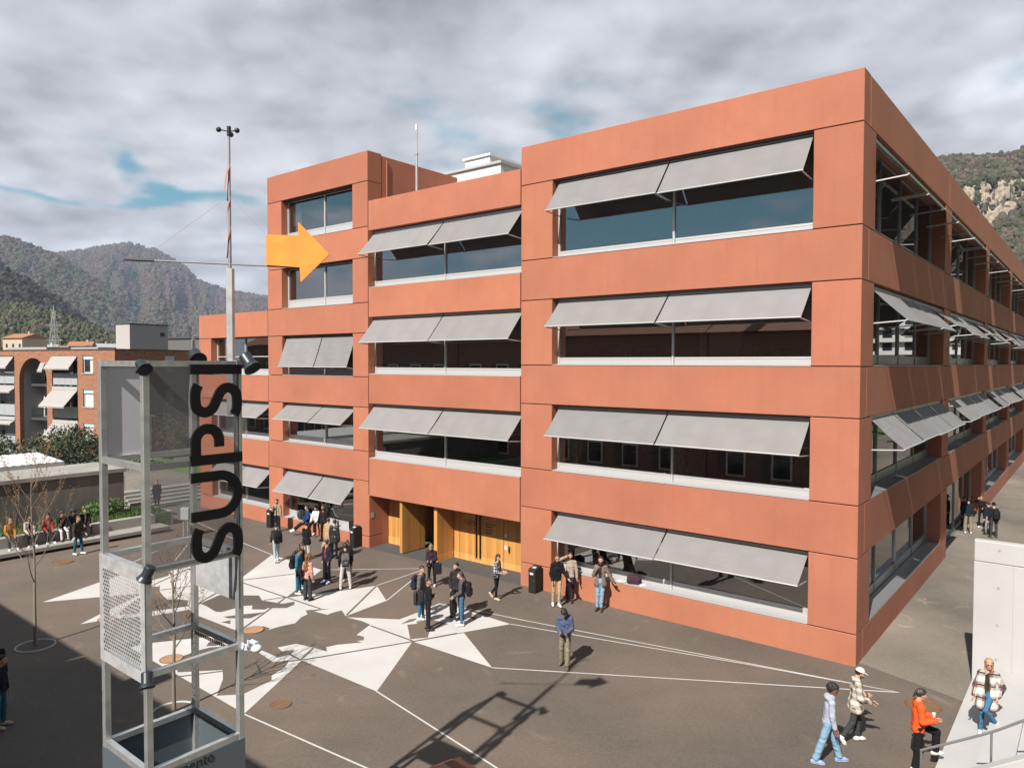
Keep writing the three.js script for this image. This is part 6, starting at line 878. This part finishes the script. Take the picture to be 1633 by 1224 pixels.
// before the entrance
{ const p = person({ label: 'woman in dark plum top at the entrance, reading her phone', at: [-14.73, 2.32], turn: 28, h: 1.66, fem: 1, pose: 'phone', top: C.plum, hem: 0.08, bottom: C.black, shoes: 'white', hair: 'fair', style: 'bun', pitch: 30 }); phoneIn(p, 'R', 'phone held by the woman in plum at the entrance'); bag('shoulder_bag', 'black bag hanging beside the woman in plum', [-14.42, 0.55, 2.30], R(30), [0.3, 0.42, 0.14], cl.black, { straps: false }); }
person({ label: 'man in grey jumper and blue jeans with a dark backpack, leftmost of four', at: [-12.43, 5.11], turn: 112, h: 1.79, top: C.grey, topName: 'jumper', bottom: C.jean, shoes: 'white', hair: 'dark', look: -35, pack: cl.navy, packLabel: 'dark blue backpack on the man in the grey jumper' });
person({ label: 'person dressed all in black seen half from behind, front in the group of four', at: [-11.5, 5.7], turn: 150, h: 1.68, top: C.black, bottom: C.soft, tight: 1, shoes: 'black', hair: 'black', skin: 'tan', look: -70, slim: 0.92, pose: 'cross' });
bag('backpack', 'black and orange backpack carried on the arm between the two left men', [-12.0, 0.72, 5.65], R(60), [0.32, 0.46, 0.2], cl.char, { category: 'backpack', pocket: fabric(0.42, 0.17, 0.03) });
person({ label: 'tall man in black jacket with grey hood, behind the purple grey hoodie', at: [-11.61, 4.22], turn: 20, h: 1.86, top: C.charcoal, hood: 1, bottom: C.black, shoes: 'black', hair: 'black', beard: 1, look: -15, pose: 'pockets' });
person({ label: 'man in purple grey hoodie and blue jeans facing left, with a black backpack', at: [-10.95, 4.68], turn: -52, h: 1.76, top: C.purplegrey, topName: 'hoodie', hood: 1, bottom: C.jean, shoes: 'white', hair: 'dark', style: 'crop', limbs: { aL: [[0.15, -1, 0.1], [-0.15, -0.5, 0.8]] }, pack: cl.black, packLabel: 'black backpack on the man in the purple grey hoodie' });
bag('shoulder_bag', 'black bag and quilted jacket held before the man in the purple grey hoodie', [-11.30, 0.30, 4.75], R(-40), [0.36, 0.78, 0.2], cl.black, { straps: false });
person({ label: 'woman in black and white checked shirt and black leggings walking right', at: [-11.74, 1.96], turn: 100, h: 1.66, fem: 1, pose: 'walk', top: PL.bw, topName: 'shirt', bottom: C.black, tight: 1, shoes: 'beige', hair: 'dark', style: 'long', look: -20, pitch: 10, limbs: { aL: [[0.15, -1, 0.1], [-0.3, -0.1, 0.8]], aR: [[0.15, -1, 0.1], [-0.3, -0.1, 0.8]], lL: [[0, -1, -0.12], [0, -1, -0.75]], lR: [[0, -1, 0.06], [0, -1, -0.02]] } });
// by the tower's ground-floor window
person({ label: 'man in beige jacket with his hand at his mouth beside the leftmost bin', at: [-27.35, 0.85], turn: 25, h: 1.66, pose: 'mouth', top: C.beige, bottom: C.dkjean, shoes: 'white', hair: 'black', beard: 1, open: 0.03, inner: C.soft });
person({ label: 'person in dark jacket and pale jeans with a black backpack walking left', at: [-22.43, 4.13], turn: -112, h: 1.66, pose: 'walk', top: C.dkgrey, hem: 0.06, bottom: C.pjean, shoes: 'white', hair: 'black', style: 'full', pack: cl.black, packLabel: 'black backpack on the person in pale jeans walking left' });
person({ label: 'person in blue jacket sitting on the ledge with legs stretched out', at: [-25.75, 0.12], turn: -22, h: 1.70, seat: 0.56, top: C.royal, bottom: C.black, shoes: 'white', hair: 'black', lean: 4, limbs: { lL: [[0.05, -0.35, 1], [0.02, -0.60, 0.8]], lR: [[-0.02, -0.32, 1], [0.0, -0.62, 0.8]], aL: [[0.2, -0.9, 0.2], [-0.3, -0.5, 0.6]], aR: [[0.2, -0.9, 0.2], [-0.3, -0.5, 0.6]] } });
person({ label: 'person in white hoodie sitting on the ledge behind the one in blue', at: [-25.25, -0.02], turn: 20, h: 1.74, seat: 0.56, pose: 'sit', top: C.white, topName: 'hoodie', hood: 1, bottom: C.soft, shoes: 'white', hair: 'dark' });
person({ label: 'person in long black top and white striped trousers seen from behind', at: [-21.75, 3.07], turn: 205, h: 1.62, fem: 1, top: C.black, hem: 0.16, bottom: PL.stripes, wide: 0.02, shoes: 'white', hair: 'black', style: 'bun', pose: 'cross' });
person({ label: 'man in black jacket and dark red shirt with sunglasses by the window', at: [-23.9, 0.55], turn: 20, h: 1.74, top: C.soft, open: 0.045, inner: cloth(0.06, 0.015, 0.02), bottom: C.black, shoes: 'black', hair: 'dark', glasses: 1, beard: 1, limbs: { aR: [[0.3, -1, 0.0], [0.25, -1, 0.1]] } });
person({ label: 'person in long beige coat facing the wall, before the one in black leather', at: [-21.95, 1.78], turn: 195, h: 1.56, fem: 1, top: C.sand, topName: 'coat', hem: 0.38, bottom: C.black, shoes: 'black', hair: 'dark' });
person({ label: 'person in loose black leather jacket seen from behind', at: [-20.92, 2.21], turn: 200, h: 1.70, top: C.leather, hem: 0.16, puff: 0.035, bottom: C.black, tight: 1, shoes: 'black', hair: 'dark' });
bag('tote_bag', 'beige cloth tote bag hanging from the hand of the one in leather', [-21.28, 0.28, 2.42], R(20), [0.34, 0.42, 0.12], fabric(0.42, 0.30, 0.19), { straps: false });
person({ label: 'woman in open navy jacket and red shirt with her hands in her pockets', at: [-18.18, 4.66], turn: 5, h: 1.70, fem: 1, pose: 'pockets', top: C.navy, open: 0.05, inner: C.red, hem: 0.03, puff: 0.03, bottom: C.black, wide: 0.022, crop: 0.84, shoes: 'lilac', hair: 'dark', style: 'bun', look: -55, lean: 0 });
person({ label: 'man in black jacket and white trousers seen from behind with a grey backpack', at: [-17.03, 4.66], turn: 232, h: 1.74, top: C.black, bottom: cloth(0.55, 0.50, 0.49), shoes: 'white', hair: 'black', style: 'full', wide: 0.008, limbs: { lL: [[0.14, -1, 0], [0.08, -1, 0]], lR: [[0.14, -1, 0], [0.08, -1, 0]] }, pack: cl.grey, packPocket: cl.char, packLabel: 'grey and black backpack on the man in white trousers' });
person({ label: 'person in dark clothes half hidden behind the man in white trousers', at: [-17.72, 4.02], turn: 40, h: 1.62, fem: 1, top: C.soft, bottom: C.black, shoes: 'beige', hair: 'dark', style: 'bun' });
person({ label: 'person in teal hoodie and blue jeans facing right, with a black backpack', at: [-17.91, 6.14], turn: 122, h: 1.70, top: C.teal, topName: 'hoodie', hood: 1, bottom: C.tealjean, shoes: 'white', hair: 'dark', style: 'full', skin: 'tan', pack: cl.black, packLabel: 'black backpack on the person in the teal hoodie' });
person({ label: 'person with dark hair and dark clothes behind the teal hoodie', at: [-18.45, 5.66], turn: 118, h: 1.72, top: C.charcoal, bottom: C.dkjean, shoes: 'white', hair: 'dark', style: 'full', pack: cl.plum, packLabel: 'maroon backpack on the dark person behind the teal hoodie' });
person({ label: 'woman with long curly auburn hair and pink jacket seen from behind', at: [-17.01, 6.38], turn: 190, h: 1.66, fem: 1, top: C.pink, hem: 0.04, bottom: C.dkgrey, wide: 0.018, shoes: 'black', hair: 'auburn', style: 'curlylong', limbs: { aL: [[0.3, -1, 0.0], [0.25, -1, 0.15]] } });
bag('shoulder_bag', 'black shoulder bag at the side of the woman in pink', [-17.16, 0.86, 6.62], R(190), [0.28, 0.36, 0.14], cl.black, { straps: false });
// on the bench wall at the left
person({ label: 'man in olive jacket and teal jeans standing before the seated row', at: [-30.35, 9.1], turn: 112, h: 1.74, top: C.olive, hem: 0.03, bottom: C.tealjean, shoes: 'white', hair: 'brown', limbs: { aL: [[0.2, -1, 0.05], [0.0, -0.6, 0.6]], lL: [[0.04, -1, 0.25], [0.02, -1, 0.05]], lR: [[0.06, -1, -0.05], [0.03, -1, -0.12]] } });
const benchP = (label, z, o) => person({ label, at: [-32.66, z], turn: 90, h: 1.68, seat: 0.77, pose: 'sit', lean: 10, limbs: { lL: [[0.12, -0.30, 1], [0.02, -1, 0.05]], lR: [[0.12, -0.30, 1], [0.02, -1, 0.15]], ...(o.limbs ?? {}) }, ...o, limbs: { lL: [[0.12, -0.30, 1], [0.02, -1, 0.05]], lR: [[0.12, -0.30, 1], [0.02, -1, 0.15]] } });
benchP('woman in mustard jacket sitting leftmost on the bench wall', 11.05, { top: C.mustard, scarf: cloth(0.30, 0.12, 0.02), bottom: C.dkgrey, shoes: 'white', hair: 'fair', style: 'bun', fem: 1, look: 25 });
benchP('person in pale pink jacket sitting behind the branches of the young tree', 10.3, { top: C.palepink, open: 0.04, inner: C.soft, bottom: C.black, shoes: 'white', hair: 'fair', style: 'long', fem: 1, pitch: 30 });
benchP('person in red and black jacket with a white shirt sitting on the bench wall', 9.55, { top: C.red, open: 0.05, inner: C.white, bottom: C.black, shoes: 'white', hair: 'black', style: 'full', skin: 'tan' });
benchP('person in black top and white trousers sitting on the bench wall', 8.95, { top: C.black, bottom: C.white, shoes: 'black', hair: 'black', style: 'curly', skin: 'tan' });
benchP('person with a large afro in black sitting on the bench wall', 8.45, { top: C.soft, bottom: C.dkjean, shoes: 'white', hair: 'black', style: 'afro', skin: 'brown', look: -10 });
benchP('person in black and brown jacket, rightmost on the bench wall', 7.95, { top: C.black, open: 0.04, inner: C.white, bottom: C.soft, shoes: 'black', hair: 'black', beard: 1, look: -10 });
// left edge, on the stairs, by the side door
person({ label: 'person in dark jacket and teal jeans in the shade at the left edge', at: [-14.76, 16.55], turn: 140, h: 1.72, top: C.dkblue, bottom: C.tealjean, shoes: 'beige', hair: 'black', near: 1, pack: cl.black, packLabel: 'black backpack on the person at the left edge in the shade' });
person({ label: 'person with dark hair at the very left edge, behind the one in teal jeans', at: [-16.0, 16.3], turn: 100, h: 1.72, top: C.soft, bottom: C.black, shoes: 'black', hair: 'brown' });
person({ label: 'person in long black coat coming down the terrace stairs', at: [-38.15, 1.9], turn: 70, h: 1.66, pose: 'walk', top: C.black, topName: 'coat', hem: 0.34, bottom: C.soft, shoes: 'black', hair: 'black' });
person({ label: 'man in dark blue jacket and khaki trousers with white shoes by the side door', at: [0.12, -21.3], turn: 200, h: 1.80, top: C.dkblue, puff: 0.03, bottom: C.khaki, wide: 0.02, shoes: 'white', hair: 'black' });
person({ label: 'person in black standing in the side doorway', at: [-0.2, -22.3], turn: 60, h: 1.72, top: C.black, bottom: C.black, shoes: 'white', hair: 'black', style: 'full' });
person({ label: 'woman in black shielding her eyes from the sun by the side door', at: [0.5, -23.2], turn: 15, h: 1.70, fem: 1, pose: 'shield', top: C.black, bottom: C.black, tight: 1, shoes: 'white', hair: 'brown', style: 'tail', side: -6, slim: 0.92, limbs: { aL: [[0.25, -1, 0.1], [-0.6, -0.1, 0.6]] } });
person({ label: 'person in black with a cap and a black backpack seen from behind on the path', at: [1.25, -21.0], turn: 215, h: 1.74, top: C.soft, bottom: C.dkgrey, shoes: 'brown', hair: 'black', cap: C.black, pack: cl.black, packLabel: 'black backpack on the person with a cap on the side path' });
person({ label: 'person in dark blue with pale side-striped trousers on the side path', at: [0.95, -21.65], turn: 235, h: 1.66, top: C.navy, bottom: cloth(0.30, 0.29, 0.32), shoes: 'black', hair: 'dark', style: 'full' });
// lower right
person({ label: 'man with curly black hair in pale hoodie, light jeans and blue trainers', at: [0.84, 5.76], turn: 116, h: 1.76, near: 1, pose: 'walk', top: C.lilac, topName: 'hoodie', hood: 1, bottom: C.ljean, wide: 0.018, shoes: 'blue', sole: 1, hair: 'black', style: 'curly', skin: 'brown', glasses: 1, look: -25, lean: 6, limbs: { lL: [[0.02, -1, 0.38], [0.02, -1, 0.25]], lR: [[0.02, -1, -0.30], [0.02, -1, -0.35]], aR: [[0.14, -1, 0.1], [0.04, -1, 0.35]], aL: [[0.14, -1, 0.1], [0.0, -1, 0.4]] } });
{ const p = person({ label: 'man in white cap and brown checked overshirt walking right', at: [1.08, 4.48], turn: 120, h: 1.72, near: 1, pose: 'walk', top: PL.tan, topName: 'overshirt', collar: 1, hem: 0.12, puff: 0.04, bottom: C.dkgrey, wide: 0.01, crop: 0.9, shoes: 'white', hair: 'black', style: 'short', cap: M.white, beard: 1, pitch: 18, limbs: { aL: [[0.12, -1, 0.15], [-0.05, -0.25, 1]], aR: [[0.12, -1, 0.15], [-0.1, -0.3, 1]], lL: [[0.02, -1, 0.22], [0.02, -1, -0.02]], lR: [[0.02, -1, -0.20], [0.02, -1, -0.62]] } }); phoneIn(p, 'R', 'phone held by the man in the white cap'); }
{ const p = person({ label: 'woman in orange sweatshirt and black trousers stepping up, holding a paper cup', at: [2.40, 4.82], turn: 118, h: 1.72, near: 1, fem: 1, top: C.orange, topName: 'sweatshirt', puff: 0.045, hem: 0.05, bottom: C.black, wide: 0.022, shoes: 'white', hair: 'dark', style: 'tail', pitch: 10, limbs: { aL: [[0.2, -1, 0.15], [-0.1, -0.05, 1]], aR: [[0.2, -1, 0.12], [-0.05, 0.25, 1]], lL: [[0.04, -0.35, 1], [0.0, -1, -0.06]], lR: [[0.04, -1, -0.05], [0.02, -1, -0.12]] }, gripL: 1, gripR: 1 }); cupIn(p, 'L', 'white paper cup held by the woman in orange'); }
person({ label: 'blond woman in checked coat and blue jeans with sunglasses on the pale steps', at: [3.40, 2.52], y: 0.15, turn: 12, h: 1.74, near: 1, fem: 1, top: PL.coat, topName: 'coat', hem: 0.28, puff: 0.03, open: 0.06, inner: cloth(0.035, 0.03, 0.018), bottom: C.jean, tight: 1, shoes: 'white', hair: 'blond', style: 'long', glasses: 1, side: 4, lean: -4, limbs: { aL: [[0.5, -0.9, -0.05], [-0.35, -0.9, 0.2]], aR: [[0.3, -1, 0.05], [0.1, -1, 0.3]], lL: [[-0.32, -0.55, 0.75], [0.55, -0.75, -0.35]], lR: [[0.0, -1, 0.05], [0.05, -1, -0.05]] } });

renderer.render(scene, camera);
